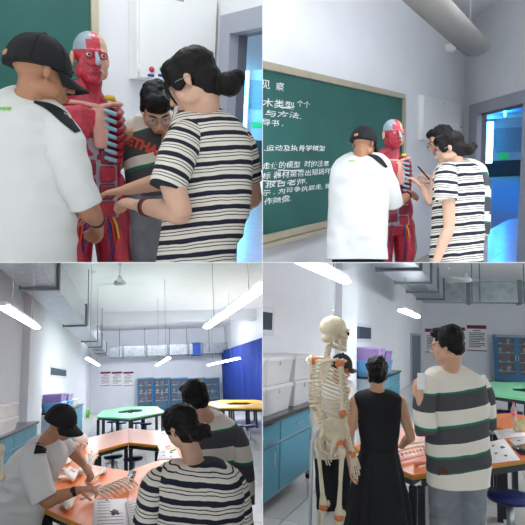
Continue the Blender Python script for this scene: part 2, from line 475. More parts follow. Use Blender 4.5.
obj('ceiling', MB().box((XW-.3, 1, ZC), (6, YC+.5, ZC+.1)), m_ceil, room=R, kind='structure')
fl = obj('floor', MB().box((XW-16, .2, -.05), (26, 52, -.008)), m_grout, room=R, kind='structure')
tiles(R, fl, XW, 5, 4.2, 14.4, .8, .8, -.008)
b = MB(); wb.box(b, 0, wb.L, 0, .14, 0, .015); obj('baseboard_left', b, m_skirt, room=R, kind='structure')
b = MB(); wr.box(b, 0, so, 0, .14, 0, .015); obj('baseboard_right', b, m_skirt, room=R, kind='structure')
# chalkboard
s1, zt = wb.at(402, 97); _, zb = wb.at(402, 205); s0 = .4
board2 = root('chalkboard', wb.pt((s0+s1)/2, zb, 0), R, label='long green chalkboard covered with white handwriting in the corner view', cat='chalkboard')
b = MB(); wb.box(b, s0, s1, zb, zt, 0, .02); obj('writing_surface', b, m_board, board2, R)
for nm, (a0, a1, b0, b1) in dict(top_frame=(s0, s1, zt-.03, zt+.03), bottom_frame=(s0, s1, zb-.03, zb+.03), side_frame=(s1-.05, s1+.02, zb+.03, zt-.03)).items():
    b = MB(); wb.box(b, a0, a1, b0, b1, 0, .05); obj(nm, b, m_alu, board2, R)
b = MB(); wb.box(b, s0, s1, zb-.07, zb-.035, 0, .09); obj('chalk_ledge', b, m_alu, board2, R)
def chalk(txt, x0, x1, ym, hpx):
    a, z = wb.at(x0, ym, .022); c, z2 = wb.at(x1, ym, .022)
    tm = text_mesh(txt, 1, bold=.006, shear=.12)
    xs = [p.x for p in tm.v]; ys = [p.y for p in tm.v]
    if not xs: return
    w = max(xs)-min(xs); h = max(ys)-min(ys)
    zz = (wb.at(x0, ym+hpx/2, .022)[1], wb.at(x0, ym-hpx/2, .022)[1])
    kx = (c-a)/w; kz = (zz[1]-zz[0])/h
    x_0 = min(xs); y_0 = min(ys); dz = z2-z
    rr = random.Random(len(txt)*7+int(ym))
    tm.v = [wb.pt(a+(p.x-x_0)*kx, zz[0]+(p.y-y_0)*kz+.012*noise.noise(V((p.x*1.7, p.y*2, ym)))+.0*dz, .0225) for p in tm.v]
    obj('chalk_line', tm, m_chalk, board2, R)
chalk('见  察', 261, 284, 83.5, 9.5)
chalk('木类型', 262, 294, 102, 8.5); chalk('个个', 297, 310, 103, 6)
chalk('与方法.', 265, 301, 112.5, 6.5)
chalk('导书 .', 262, 283, 122, 6.5)
chalk('.运动及执骨学模型', 264, 325, 148, 6.5)
chalk('走使的模型  时的注意', 262, 329, 166, 7)
chalk('标 器材是否出现损坏', 262, 331, 176, 7)
chalk('报告老师.', 265, 307, 185, 6.3)
chalk('示 . 为可争执取走, 如', 262, 331, 193.5, 6)
chalk('作赔偿.', 264, 291, 202, 6.3)
def chalk_underline(x0, x1, y):
    a, z = wb.at(x0, y, .022); c, z2 = wb.at(x1, y, .022)
    obj('chalk_underline', MB().tube([wb.pt(a, z, .023), wb.pt((a+c)/2, (z+z2)/2-.006, .023), wb.pt(c, z2, .023)], .005, seg=5), m_chalk, board2, R)
chalk_underline(280, 294, 107); chalk_underline(278, 303, 170); chalk_underline(263, 281, 180.7)
# cabinet by the corner
sa, zt2 = wb.at(418.5, 95); sb = min(wb.at(457.5, 110)[0], wb.L-.16); _, zb2 = wb.at(419, 140)
electrical_box(wb, sa, sb, zb2, zt2, 'white wall cabinet right in the room corner past the end of the chalkboard', dp=.05)
# hanging lamp housing
p0 = R.pt(476, 47.5, 5.2); p1 = R.pt(382, -45, 3.3); 
r = root('pendant_lamp', p0, R, label='long grey half-round pendant lamp housing under the ceiling', cat='lamp')
ax = (p1-p0).normalized(); side = ax.cross(V((0, 0, 1))).normalized(); upv = side.cross(ax)
rings = []
for p in (p0, p1):
    ring = []
    for k in range(13):
        a = math.pi+math.pi*k/12
        ring.append(p+side*.14*math.cos(a)+upv*(.085*math.sin(a)))
    ring.append(p+side*.125+upv*.03); ring.append(p-side*.125+upv*.03)
    rings.append(ring)
obj('housing', MB().ringloft(rings), m_greylamp, r, R)
b = MB()
for p, e in ((p0, -1),): b.ringloft([[q+ax*e*.0 for q in rings[0]], [p+(q-p)*.96+ax*e*.012 for q in rings[0]]])
obj('end_cap', b, m_greylamp, r, R)
pr = p0+ax*.25; obj('hanging_rod', MB().cyl(pr+upv*.02, V((pr.x, pr.y, ZC)), .006, seg=8), m_steel, r, R)
# dome sensor on the wall
s, z = wb.at(453, 47, .1); c = wb.pt(s, z, 0)
r = root('security_camera', c, R, label='small white dome camera on the wall under the pendant lamp', cat='camera')
Rn = wb.n.to_track_quat('Z', 'Y').to_matrix()
obj('mount', MB().lathe(c, [(.06, 0), (.06, .03), (.05, .06)], R=Rn), m_white, r, R)
obj('dome', MB().ell(c+wb.n*.1, (.075, .075, .075)), m_white, r, R)
obj('lens', MB().ell(c+wb.n*.15+V((.03, 0, -.02)), (.04, .04, .03)), m_black, r, R)
# corridor
w = corridor(R, (455, 149), (560, 149), 40, 4.4, [(487.5, 493, 122, 163, .6, m_led)], 1.2, 'b', 'cyan light column at the far end of the corridor in the corner view')
b = MB().box((XW-14, YC+1, 4.3), (26, 52, 4.4)); obj('ceiling_corridor', b, m_corwall, room=R, kind='structure')
a = R.pt(500, 100, 14); c = R.pt(505, 117, 34)
led_run(R, V((a.x, a.y, 4.1)), V((c.x, c.y, 4.1)), 'blue ceiling light strip along the corridor past the door frame', .16)
s, z = w.at(508, 140); b = MB(); w.box(b, s-1, s+1, z-.9, z+.9, .004, .1); obj('notice_board', b, mat('notice_grey', '8fa6b8', .5, var=.1), room=R, label='pale notice panel on the far corridor wall in the corner view', cat='notice')
s, z = w.at(503, 156); b = MB(); w.box(b, s-.4, s+.4, z-.25, z+.25, .03, .1); obj('exit_sign', b, MATS['sign_green'], room=R, label='green sign on the dark wainscot at the corridor end', cat='sign')
m_tube = mat('tube_light', 'ffffff', .5, var=0, emit='f4f8ff', es=20)
m_lamph = mat('lamp_white', 'e6e8ea', .4, var=.02)
def tube_lamp(R, p0, p1, label, zc, w=.12, group='tube lamps of the lab', mt=None):
    p0 = V(p0); p1 = V(p1); ax = (p1-p0).normalized(); sd = ax.cross(V((0, 0, 1))).normalized(); up = V((0, 0, 1))
    r = root('tube_lamp', (p0+p1)/2, R, label=label, cat='lamp', group=group)
    ring = lambda p, k: [p+sd*w*.26*k+up*.004, p+sd*w*.2*k+up*.05, p-sd*w*.2*k+up*.05, p-sd*w*.26*k+up*.004]
    obj('housing', MB().ringloft([ring(p0, 1), ring(p1, 1)], smooth=False), m_lamph, r, R)
    obj('tube', MB().tube([p0-up*.012+ax*.05, p1-up*.012-ax*.05], (w*.42), seg=10, flat=.45, lat=sd), mt or m_tube, r, R)
    L = (p1-p0).length
    for t in (.2, .8):
        q = p0.lerp(p1, t)+up*.05; obj('hanging_rod', MB().cyl(q, V((q.x, q.y, zc)), .005, seg=6), m_greylamp, r, R)
m_added = mat('tube_light_added', 'ffffff', .5, var=0, emit='f6f8ff', es=80)  # stronger tubes, only for lamps added out of view
mfar = mat('tube_light_far', 'ffffff', .5, var=0, emit='f6f8ff', es=38)
# tube lamps added overhead, out of view, to brighten the chalkboard rooms
tube_lamp(TL, TL.pt(60, -190, 2.3), TL.pt(215, -150, 2.9), 'unseen tube lamp added over the close-up group', 3.7, .14, group='added tube lamps of the chalkboard room', mt=mat('tube_light_added_soft', 'ffffff', .5, var=0, emit='f4f8ff', es=20))
tube_lamp(TR, (-.6, 2.2, 3.2), (-.6, 4.9, 3.2), 'unseen tube lamp added parallel to the long chalkboard', 3.85, .24, group='added tube lamps of the chalkboard room', mt=MATS['tube_light_added_soft'])
tube_lamp(TR, (1.3, 2.6, 3.3), (1.3, 5.6, 3.3), 'second unseen tube lamp added on the door side of the chalkboard room', 3.85, .26, group='added tube lamps of the chalkboard room')
# ------------------------------------------------------------------ materials of the lab
m_lwall = mat('lab_wall_paint', 'e9ecf1', .75, var=.02, scale=2, bump=.03, bscale=120)
m_orange = mat('orange_laminate', 'f08238', .32, var=.03, scale=3)
m_greenlam = mat('green_laminate', '7fd6a0', .35, var=.03)
m_yellow = mat('yellow_laminate', 'eab62c', .35, var=.03)
m_edge = mat('ochre_edge_band', 'c08a1e', .4, var=.05)
m_legdark = mat('dark_grey_steel', '2b3038', .45, metal=.3, var=.05)
m_blueseat = mat('navy_plastic', '232f6b', .35, var=.05)
m_counter = mat('black_worktop', '1a1b20', .25, var=.08)
m_cabblue = mat('teal_cabinet', '4f9db5', .45, var=.05)
m_cabgrey = mat('grey_cabinet_frame', '9fb0b8', .5, var=.04)
m_binw = mat('white_plastic_bin', 'e8e9ea', .4, var=.03)
m_binp = mat('purple_bin', 'a88bc4', .4, var=.05)
m_binb = mat('blue_bin', '5fa6d8', .4, var=.05)
m_galv = mat('galvanised_duct', 'a3aab0', .32, metal=.75, var=.22, scale=7)
m_flange = mat('duct_flange', '70777d', .45, metal=.6, var=.08)
m_curtain = mat('blue_curtain', '1c3f9e', .7, var=.12, scale=5)
m_dark = mat('dark_window', '3d4a57', .6, var=.05, spec=.15)
m_winfr = mat('window_frame_white', 'd5dadf', .4, var=.02)
m_shelfblue = mat('blue_cabinet_frame', '2f72a0', .4, var=.04)
m_inside = mat('cabinet_inside', '56636d', .6, var=.05)
m_glass = mat('pane_glass', 'cfe0e6', .05, var=0, alpha=.1)
m_spec = mat('specimen_red', 'a8485a', .45, var=.2, scale=20)
m_spec2 = mat('specimen_pink', 'd9a79a', .45, var=.2, scale=20)
m_paper = mat('paper_white', 'f2f2f0', .7, var=.02)
m_ink = mat('ink_grey', '6e7078', .8, var=0)
m_maroon = mat('poster_maroon', '6e1f3c', .6, var=.05)
m_bone = mat('ivory_bone', 'ded2b4', .5, var=.1, scale=14)
m_bonew = mat('white_bone', 'e9e2d6', .5, var=.08, scale=14)
m_doorgrey = mat('door_leaf_grey', '6d7a8a', .5, var=.04)
m_bucket = mat('lime_bucket', '6cc24a', .4, var=.05)

def hex_ring(R, c, rx, ry, hx, hy, z, top_mat, labels, group, skip=(), legs=True, th=.035, rot=0., outv=None, hole=.33):
    """six trapezoid tables pushed together round an open middle"""
    out = [] if outv else [V((c[0]+rx*math.sin(math.radians(60*k+rot))/.866, c[1]+ry*math.cos(math.radians(60*k+rot)), 0)) for k in range(6)]
    inn = [] if outv else [V((c[0]+hx*math.sin(math.radians(60*k+rot))/.866, c[1]+hy*math.cos(math.radians(60*k+rot)), 0)) for k in range(6)]
    if outv:
        c3 = sum(outv, V((0, 0, 0)))/6; out = [V((p.x, p.y, 0)) for p in outv]; inn = [V((c3.x+(p.x-c3.x)*hole, c3.y+(p.y-c3.y)*hole, 0)) for p in outv]
    for k in range(6):
        if k in skip: continue
        a, b_, d, e = out[k], out[(k+1) % 6], inn[(k+1) % 6], inn[k]
        m = (a+b_+d+e)/4
        sh = [m+(p-m)*.994 for p in (a, b_, d, e)]
        r = root('table', m, R, label=labels[k], cat='table', group=group)
        obj('table_top', MB().prism([(p.x, p.y) for p in sh][::-1], z-.012, z), top_mat, r, R)
        obj('edge_band', MB().prism([(m.x+(p.x-m.x)*1.003, m.y+(p.y-m.y)*1.003) for p in sh][::-1], z-th, z-.0125), m_edge if top_mat is m_orange else top_mat, r, R)
        obj('apron', MB().prism([(m.x+(p.x-m.x)*.9, m.y+(p.y-m.y)*.9) for p in sh][::-1], z-th-.06, z-th), m_legdark, r, R)
        if legs:
            for p in sh:
                q = m+(p-m)*.9
                obj('leg', MB().box((q.x-.025, q.y-.025, 0), (q.x+.025, q.y+.025, z-th-.06)), m_legdark, r, R)
def stool(R, x, y, label, h=.46, rad=.17, dy=1., group='round stools'):
    r = root('stool', (x, y, 0), R, label=label, cat='stool', group=group)
    part('seat', MB().lathe((0, 0, 0), [(rad*.9, h-.05), (rad, h-.035), (rad, h-.01), (rad*.9, h), (.01, h+.002)]), m_blueseat, r)
    part('column', MB().cyl((0, 0, .1), (0, 0, h-.05), .03, seg=10), m_steel, r)
    ring = [V((rad*.85*math.cos(t*math.pi/9), rad*.85*math.sin(t*math.pi/9), .13)) for t in range(19)]
    part('foot_ring', MB().tube(ring, .011, seg=6, round_ends=False), m_steel, r)
    for k in range(4):
        a = math.pi/4+k*math.pi/2
        part('leg', MB().tube([(.02*math.cos(a), .02*math.sin(a), .2), (rad*.95*math.cos(a), rad*.95*math.sin(a), .05), (rad*1.05*math.cos(a), rad*1.05*math.sin(a), .0)], .012, seg=6), m_steel, r)
    return r
def storage_bin(R, x, y, z, w, d, h, m, label, group):
    r = root('storage_bin', (x, y, z), R, label=label, cat='storage box', group=group)
    rg = lambda k, zz, e=.0: [(-w/2*k-e, -d/2*k-e, zz), (w/2*k+e, -d/2*k-e, zz), (w/2*k+e, d/2*k+e, zz), (-w/2*k-e, d/2*k+e, zz)]
    part('tub', MB().ringloft([[V(p) for p in rg(.86, 0)], [V(p) for p in rg(.97, h*.84)], [V(p) for p in rg(.99, h*.86)]], smooth=False), m, r)
    part('lid', MB().ringloft([[V(p) for p in rg(1, h*.86, .004)], [V(p) for p in rg(1, h*.94, .004)], [V(p) for p in rg(.94, h)]], smooth=False), m, r)
    for s in (-1, 1): part('clip', MB().bbox((s*w/2*.98-.012, -.04, h*.7), (s*w/2*.98+.014, .04, h*.92), .005), m, r)
    return r
def lab_counter(R, x0, x1, y0, y1, z, bays, label, group='lab counters along the wall'):
    """front faces +x"""
    r = root('lab_counter', ((x0+x1)/2, (y0+y1)/2, 0), R, label=label, cat='counter', group=group)
    obj('worktop', MB().bbox((x0, y0, z-.04), (x1+.02, y1, z), .006), m_counter, r, R)
    obj('carcass', MB().box((x0, y0+.02, .12), (x1-.03, y1-.02, z-.04)), m_cabgrey, r, R)
    n = bays; L = (y1-y0-.04)/n
    for k in range(n):
        a = y0+.02+k*L
        d = obj('drawer', MB().bbox((x1-.03, a+.02, z-.24), (x1-.008, a+L-.02, z-.06), .004), m_cabblue, r, R)
        obj('handle', MB().bbox((x1-.008, a+L*.4, z-.16), (x1+.006, a+L*.6, z-.14), .003), m_cabgrey, d, R)
        d = obj('door', MB().bbox((x1-.03, a+.02, .15), (x1-.008, a+L-.02, z-.27), .004), m_cabblue, r, R)
        obj('handle', MB().bbox((x1-.008, a+L*.85, .4), (x1+.006, a+L*.88, .52), .003), m_cabgrey, d, R)
    for a in (y0+.06, y1-.06):
        for x in (x0+.06, x1-.06):
            obj('leg', MB().box((x-.025, a-.025, .06), (x+.025, a+.025, .14)), m_cabgrey, r, R)
            obj('caster', MB().ell((x, a, .035), (.03, .03, .035), seg=10, rings=6), m_black, r, R)
    return r
def high_window(R, wall, s0, s1, z0, z1, idx):
    b = MB(); wall.frame(b, s0, s1, z0, z1, min(.07, abs(s1-s0)*.09), 0, .015); sm = s0+(s1-s0)*.3
    wall.box(b, sm-.04, sm+.04, z0, z1, 0, .012)
    o = obj('window_%d' % idx, b, m_winfr, room=R, kind='structure')
    b = MB(); wall.box(b, s0+.01, s1-.01, z0+.01, z1-.01, .002, .012); obj('pane', b, m_dark, o, R)
def poster(R, wall, s0, s1, z0, z1, label, rows=7):
    r = root('poster', wall.pt((s0+s1)/2, z0, 0), R, label=label, cat='poster', group='framed notices on the back wall')
    if s0 > s1: s0, s1 = s1, s0
    w = s1-s0; h = z1-z0
    b = MB(); wall.box(b, s0, s1, z0, z1, .002, .012); obj('sheet', b, m_paper, r, R)
    b = MB(); wall.box(b, s0, s1, z1-h*.14, z1, .012, .02); obj('header_band', b, m_maroon, r, R)
    b = MB(); wall.box(b, s0, s1, z0, z0+h*.035, .012, .02); obj('footer_band', b, m_maroon, r, R)
    rr = random.Random(int(s0*100))
    b = MB(); wall.box(b, s0+w*.3, s1-w*.3, z1-h*.23, z1-h*.19, .0125, .014)
    for k in range(rows):
        z = z1-h*(.3+.6*k/rows); wall.box(b, s0+w*.1, s1-w*(.1+.35*rr.random()*(k % 3 == 2)), z-h*.017, z+h*.017, .0125, .014)
    obj('print', b, m_ink, r, R, kind='stuff')
def glass_cabinet(R, wall, s0, s1, z0, z1, depth, label, nsh=4, seed=0, doors=2):
    if s0 > s1: s0, s1 = s1, s0
    r = root('display_cabinet', wall.pt((s0+s1)/2, z0, depth/2), R, label=label, cat='cabinet', group='glass-fronted cabinets on the back wall')
    t = .05*(s1-s0)
    b = MB(); wall.box(b, s0, s0+t, z0, z1, 0, depth); obj('side_panel', b, m_shelfblue, r, R)
    b = MB(); wall.box(b, s1-t, s1, z0, z1, 0, depth); obj('side_panel', b, m_shelfblue, r, R)
    b = MB(); wall.box(b, s0, s1, z1-t, z1, 0, depth); obj('top_panel', b, m_cabgrey, r, R)
    b = MB(); wall.box(b, s0, s1, z0, z0+t*1.5, 0, depth); obj('bottom_panel', b, m_shelfblue, r, R)
    b = MB(); wall.box(b, s0+t, s1-t, z0+t, z1-t, 0, .01); obj('back_panel', b, m_inside, r, R)
    rr = random.Random(seed)
    for k in range(1, nsh):
        z = z0+(z1-z0)*k/nsh; b = MB(); wall.box(b, s0+t, s1-t, z-.012, z+.012, .01, depth-.03); obj('shelf', b, m_cabgrey, r, R)
    n = doors; L = (s1-s0-2*t)/n
    for k in range(n):
        a = s0+t+k*L; b = MB(); wall.frame(b, a, a+L, z0+t*1.5, z1-t, L*.1, depth-.025, depth); d = obj('door', b, m_shelfblue, r, R)
        b = MB(); wall.box(b, a+L*.1, a+L*.9, z0+t*1.5+L*.1, z1-t-L*.1, depth-.015, depth-.01); obj('pane', b, m_glass, d, R)
        hs = a+(L*.93 if k == 0 else L*.07); b = MB(); zc = (z0+z1)/2; wall.box(b, hs-.012, hs+.012, zc-.12, zc+.12, depth, depth+.02); obj('handle', b, m_steel, d, R)
    return r
def specimen(R, p, k, m, label, group):
    r = root('anatomy_specimen', p, R, label=label, cat='specimen', group=group)
    rr = random.Random(k*13+5)
    part('stand', MB().lathe((0, 0, 0), [(.07, 0), (.07, .015), (.02, .02), (.018, .06)], seg=10), m_binw, r)
    b = MB().ell((0, 0, .13), (.085, .06, .08), seg=10, rings=7).ell((.04, -.01, .18), (.05, .045, .05), seg=8, rings=6)
    part('organ', displace(b, .02, 14, seed=k), m, r)
def duct_run(R, a, b_, w, h, label, along, flanges):
    r = root('air_duct', (V(a)+V(b_))/2, R, label=label, cat='duct')
    a = V(a); b_ = V(b_)
    if along == 'y':
        obj('duct_body', MB().box((a.x-w/2, a.y, a.z), (a.x+w/2, b_.y, a.z+h)), m_galv, r, R)
        for y in flanges: obj('flange', MB().box((a.x-w/2-.04, y-.05, a.z-.04), (a.x+w/2+.04, y+.05, a.z+h+.04)), m_flange, r, R)
    else:
        obj('duct_body', MB().box((a.x, a.y-w/2, a.z), (b_.x, a.y+w/2, a.z+h)), m_galv, r, R)
        for x in flanges: obj('flange', MB().box((x-.05, a.y-w/2-.04, a.z-.04), (x+.05, a.y+w/2+.04, a.z+h+.04)), m_flange, r, R)
    return r
def rod(R, r, p, zc, rad=.012): obj('hanging_rod', MB().cyl(p, (p[0], p[1], zc), rad, seg=6), m_flange, r, R)
def ceiling_fan(R, p, zc, label, rad=.6, rz=.3):
    r = root('ceiling_fan', p, R, label=label, cat='fan', group='ceiling fans of the lab', rz=rz)
    part('motor', MB().lathe((0, 0, 0), [(.03, -.06), (.13, -.05), (.155, 0), (.13, .05), (.05, .09), (.045, .16), (.02, .18)]), m_lamph, r)
    part('down_rod', MB().cyl((0, 0, .15), (0, 0, zc-p[2]), .014, seg=8), m_lamph, r)
    part('canopy', MB().lathe((0, 0, zc-p[2]), [(.02, -.12), (.06, -.06), (.07, -.0)], seg=12), m_lamph, r)
    for k in range(3):
        a = k*2*math.pi/3; Mx = Matrix.Rotation(a, 4, 'Z') @ Matrix.Rotation(.18, 4, 'X')
        b = MB().prism([(.14, -.03), (rad*.4, -.06), (rad, -.065), (rad+.02, 0), (rad, .05), (rad*.4, .05), (.14, .03)], -.003, .003).xf(Mx); part('blade', b, m_lamph, r)

# ================================================================== ROOM 3 (lower left): the lab from the front
R = BL
XL, YBK, XRT, ZC = -2.05, 32.0, 5.7, 4.6
wl = Wall(R, (XL, 1.5), (XL, YBK)); wk = Wall(R, (XL, YBK), (XRT, YBK)); wt = Wall(R, (XRT, YBK), (XRT, 6))
wl.build('wall_left', m_lwall, 0, ZC); wk.build('wall_back', m_lwall, 0, ZC); wt.build('wall_right', m_lwall, 0, ZC)
obj('ceiling', MB().box((XL-.2, 1.5, ZC), (XRT+.2, YBK+.2, ZC+.1)), m_ceil, room=R, kind='structure')
fl = obj('floor', MB().box((XL-.2, 1.0, -.05), (XRT+.2, YBK+.2, -.008)), m_grout, room=R, kind='structure')
tiles(R, fl, XL, XRT, 2.6, YBK-.4, .8, 1.8, -.008, .012)
obj('trim_1', MB().box((XL, 23.4, 4.12), (XRT, 24.2, ZC)), m_lwall, room=R, kind='structure')     # ceiling beam
obj('trim_2', MB().box((XL, 11.4, 0), (XL+.14, 13.2, ZC)), m_lwall, room=R, kind='structure')     # wall pilaster
s0, z1 = wl.at(50, 364.5); s1, _ = wl.at(66, 378); z0 = wl.at(50, 377.5)[1]; high_window(R, wl, s0, s1, z0, z1, 1)
s0, _ = wl.at(92.5, 390); s1, _ = wl.at(97.5, 390); b = MB(); wl.box(b, s0, s1, 0, 2.3, 0, .04)
dr = obj('door_3', b, m_doorgrey, room=R, kind='structure'); b = MB(); wl.frame(b, s0-.1, s1+.1, 0, 2.4, .12, .0, .06); obj('door_frame', b, m_doorframe, dr, R)
c = wl.pt(s0+.5, 1.0, .06); obj('door_handle', MB().tube([c, c+wl.n*.05, c+wl.n*.05+wl.e*.12], .012, seg=6), m_steel, dr, R)
for k, (x0, x1, side) in enumerate(((100.5, 110.5, 'nearest the door'), (111.8, 122, 'in the middle'), (123.3, 133.5, 'beside the glass cabinets'))):
    a, zt = wk.at(x0, 372); c, zb = wk.at(x1, 385.5); poster(R, wk, a, c, zb, zt, 'framed notice with maroon header on the far wall, ' + side, rows=6)
labs = ['glass cabinet on the far wall next to the notices', 'second glass cabinet from the notices on the far wall', 'third glass cabinet from the notices, left of the dark-haired head', 'glass cabinet on the far wall right of the dark-haired head', 'last blue cabinet beside the blue curtains']
xs = [137.5, 154, 170.5, 188, 205, 220]
for k in range(5):
    a, zt = wk.at(xs[k], 378, .5); c, _ = wk.at(xs[k+1]-.8, 378, .5); g = glass_cabinet(R, wk, a, c, .05, zt, .5, labs[k], seed=k)
    if k < 3:
        n = 0
        for j in range(1, 4):
            for i in range(3):
                sm = a+(c-a)*(.2+.3*i); z = .05+(zt-.05)*j/4+.014
                specimen(R, wk.pt(sm, z, .3), k*20+j*4+i, m_spec if (i+j) % 2 else m_spec2, 'small %s specimen, %s shelf of the %s far cabinet, %s' % ('red' if (i+j) % 2 else 'pink', ['', 'bottom', 'middle', 'top'][j], ['first', 'second', 'third'][k], ['towards the notices', 'in the middle', 'towards the curtains'][i]), 'specimens in the far cabinets')
# curtains along the right wall
for k in range(5):
    y1 = YBK-.3-k*2.1; y0 = y1-1.95
    r = root('curtain', (XRT-.12, (y0+y1)/2, 0), R, label=['long blue curtain beside the last glass cabinet', 'second long blue curtain from the cabinets', 'middle one of the long blue curtains', 'fourth long blue curtain from the cabinets', 'blue curtain closest to the picture seam'][k], cat='curtain', group='blue curtains along the window wall')
    n = 48; fr = []; bk = []
    for i in range(n+1):
        y = y0+(y1-y0)*i/n; dx = .07*math.sin(i*1.05+k)+.025*math.sin(i*2.3)
        fr.append((XRT-.2+dx, y))
    b = MB()
    for i in range(n):
        (xa, ya), (xb, yb) = fr[i], fr[i+1]
        b.hexa([(xa, ya, .08), (xb, yb, .08), (xb+.01, yb, .08), (xa+.01, ya, .08), (xa, ya, 3.15), (xb, yb, 3.15), (xb+.01, yb, 3.15), (xa+.01, ya, 3.15)], True)
    obj('cloth', b, m_curtain, r, R)
obj('curtain_rail', MB().tube([(XRT-.2, YBK-.1, 3.2), (XRT-.2, 20.5, 3.2)], .03, seg=8), m_lamph, room=R, label='white rail above the blue curtains', cat='curtain rail')
# ducts
xd = -1.33
r = duct_run(R, (xd, 3.5, 3.1), (xd, YBK-.9, 3.1), 5e-1, .5, 'galvanised air duct running along the left side of the long view', 'y', (5.0, 8.6, 14.2, 19.6, 22.8, 27.5))
for y in (8.4, 14.4, 22): rod(R, r, (xd+.3, y, 3.1), ZC)
obj('vent_grille', MB().box((xd-.2, 24.2, 3.085), (xd+.2, 25.8, 3.1)), m_flange, r, R)
r = duct_run(R, (xd+.26, YBK-.55, 3.02), (XRT-.02, YBK-.55, 3.02), .7, .6, 'galvanised air duct across the far wall above the cabinets', 'x', (-.3, 1.0, 2.2, 3.4, 4.2))
obj('blue_sleeve', MB().box((3.62, YBK-.95, 2.95), (4.1, YBK-.15, 3.68)), mat('blue_sleeve', '2f58b8', .6, var=.08), r, R)
for x in (-.5, .9, 2.3, 3.3, 4.6): rod(R, r, (x, YBK-.95, 3.05), ZC, .015)
# lamps
zl = 2.4
P0 = R.onz(37.5, 327, zl); tube_lamp(R, (P0.x, 5.6, zl), P0, 'bright tube lamp entering from the left edge under the duct', ZC, .12)
P0 = R.onz(206.5, 326.5, zl); tube_lamp(R, (P0.x, 4.4, zl), P0, 'long bright tube lamp above the person with dark short hair', ZC, .15)
zl = 2.2
a = R.onz(87, 358, zl); c = R.onz(97, 365, zl); tube_lamp(R, a, (a.x, c.y, zl), 'small far tube lamp under the corner of the duct', ZC, .1, mt=mfar)
a = R.onz(169, 357.5, zl); c = R.onz(158, 365, zl); tube_lamp(R, a, (a.x, c.y, zl), 'small far tube lamp above the glass cabinets', ZC, .12, mt=mfar)
a = R.onz(239, 358, zl); c = R.onz(215.5, 364.5, zl); tube_lamp(R, a, (a.x, c.y, zl), 'far tube lamp in front of the blue curtains', ZC, .14, mt=mfar)
tube_lamp(R, (-.8, 26.5, 4.46), (4.6, 26.5, 4.46), 'added batten lamp hidden behind the ceiling beam to light the far wall', ZC, .2, mt=m_added)  # added lamp, hidden by the beam, to brighten the dark back wall
# fans
p = R.onz(120, 283, 4.05); ceiling_fan(R, p, ZC, 'white ceiling fan near the duct', .7, .5)
p = R.onz(127, 345, 3.95); ceiling_fan(R, p, ZC, 'far white ceiling fan above the notices', .75, .2)
p = R.onz(199, 345, 3.95); ceiling_fan(R, p, ZC, 'far white ceiling fan above the cabinets', .75, .9)
p = R.onz(93, 271, ZC); r = root('smoke_detector', p, R, label='round white smoke detector on the ceiling beside the duct', cat='smoke detector')
obj('base', MB().lathe(p, [(.11, -.02), (.11, 0)]), m_lamph, r, R); obj('sensor_cap', MB().lathe(p, [(.03, -.07), (.07, -.05), (.08, -.02)]), m_lamph, r, R)
# counters and bins on the left
lab_counter(R, XL+.02, -1.6, 4.5, 10.7, 1.0, 3, 'black-topped counter at the left edge holding white bins')
lab_counter(R, XL+.02, -1.45, 13.6, 18.8, 1.0, 2, 'farther black-topped counter holding purple and blue bins')
for k in range(2):
    for j in range(2):
        storage_bin(R, -1.82, 6.35+j*1.8, 1.002+k*.2, .4, 1.7, .195, m_binw, ['lower white bin closest to the picture edge on the counter', 'upper white bin closest to the picture edge on the counter', 'lower white bin at the counter end by the man in cap', 'upper white bin at the counter end by the man in cap'][j*2+k], 'white bins on the counter of the long view')
for k, (y, z, m, h, lb) in enumerate(((14.3, 1.002, m_binb, .22, 'blue storage bin below a purple one on the far counter'), (14.3, 1.225, m_binp, .2, 'purple storage bin on top of a blue one'), (15.9, 1.002, m_binb, .2, 'second blue bin along the far counter'), (15.9, 1.205, m_binp, .18, 'second purple bin along the far counter'), (17.4, 1.002, m_binw, .2, 'small white bin at the far counter end'))):
    storage_bin(R, -1.75, y, z, .42, 1.3, h, m, lb, 'coloured bins on the far counter')
q = R.onz(86.5, 417.5, 0); r = root('waste_bucket', q, R, label='small lime green bucket on the floor by the far counter', cat='bucket')
part('bucket_wall', MB().lathe((0, 0, 0), [(.13, 0), (.17, .36), (.155, .36), (.12, .02)]), m_bucket, r); part('rim', MB().lathe((0, 0, .36), [(.165, -.02), (.185, -.01), (.185, .01), (.165, .01)]), m_bucket, r)
# tables
hex_ring(R, (0.0, 6.95), .95, 3.8, .38, 1.3, .75, m_orange, ['orange table piece behind the hollow on the striped-shirt side', 'orange table piece beside the two seen from behind', 'orange table piece in front where the worksheets lie', 'orange table piece right in front of the man in cap', 'orange table piece under the man in cap reaching arms', 'orange table piece at the back carrying the white skull'], 'orange tables in a ring')
hex_ring(R, (.06, 17.1), .9, 3.45, .36, 1.2, .75, m_greenlam, ['mint green table piece in the ring, back right', 'mint green table piece in the ring, right end', 'mint green table piece in the ring, front right', 'mint green table piece in the ring, front left', 'mint green table piece in the ring, left end', 'mint green table piece in the ring, back left'], 'mint green tables in a ring')
hex_ring(R, (3.5, 17.4), .95, 3.5, .4, 1.15, .75, m_yellow, ['yellow table piece in the ring, back right', 'yellow table piece in the ring, right end', 'yellow table piece in the ring, front right', 'yellow table piece in the ring, front left', 'yellow table piece in the ring, left end', 'yellow table piece in the ring, back left'], 'yellow tables in a ring')
for k, (px, py) in enumerate(((113, 455), (133, 457), (112, 444))):
    q = R.onz(px, py, .46); stool(R, q.x, q.y, ['navy round stool in the hollow of the orange tables, left', 'navy round stool in the hollow of the orange tables, right', 'navy round stool at the back of the orange hollow'][k], .46, .15)
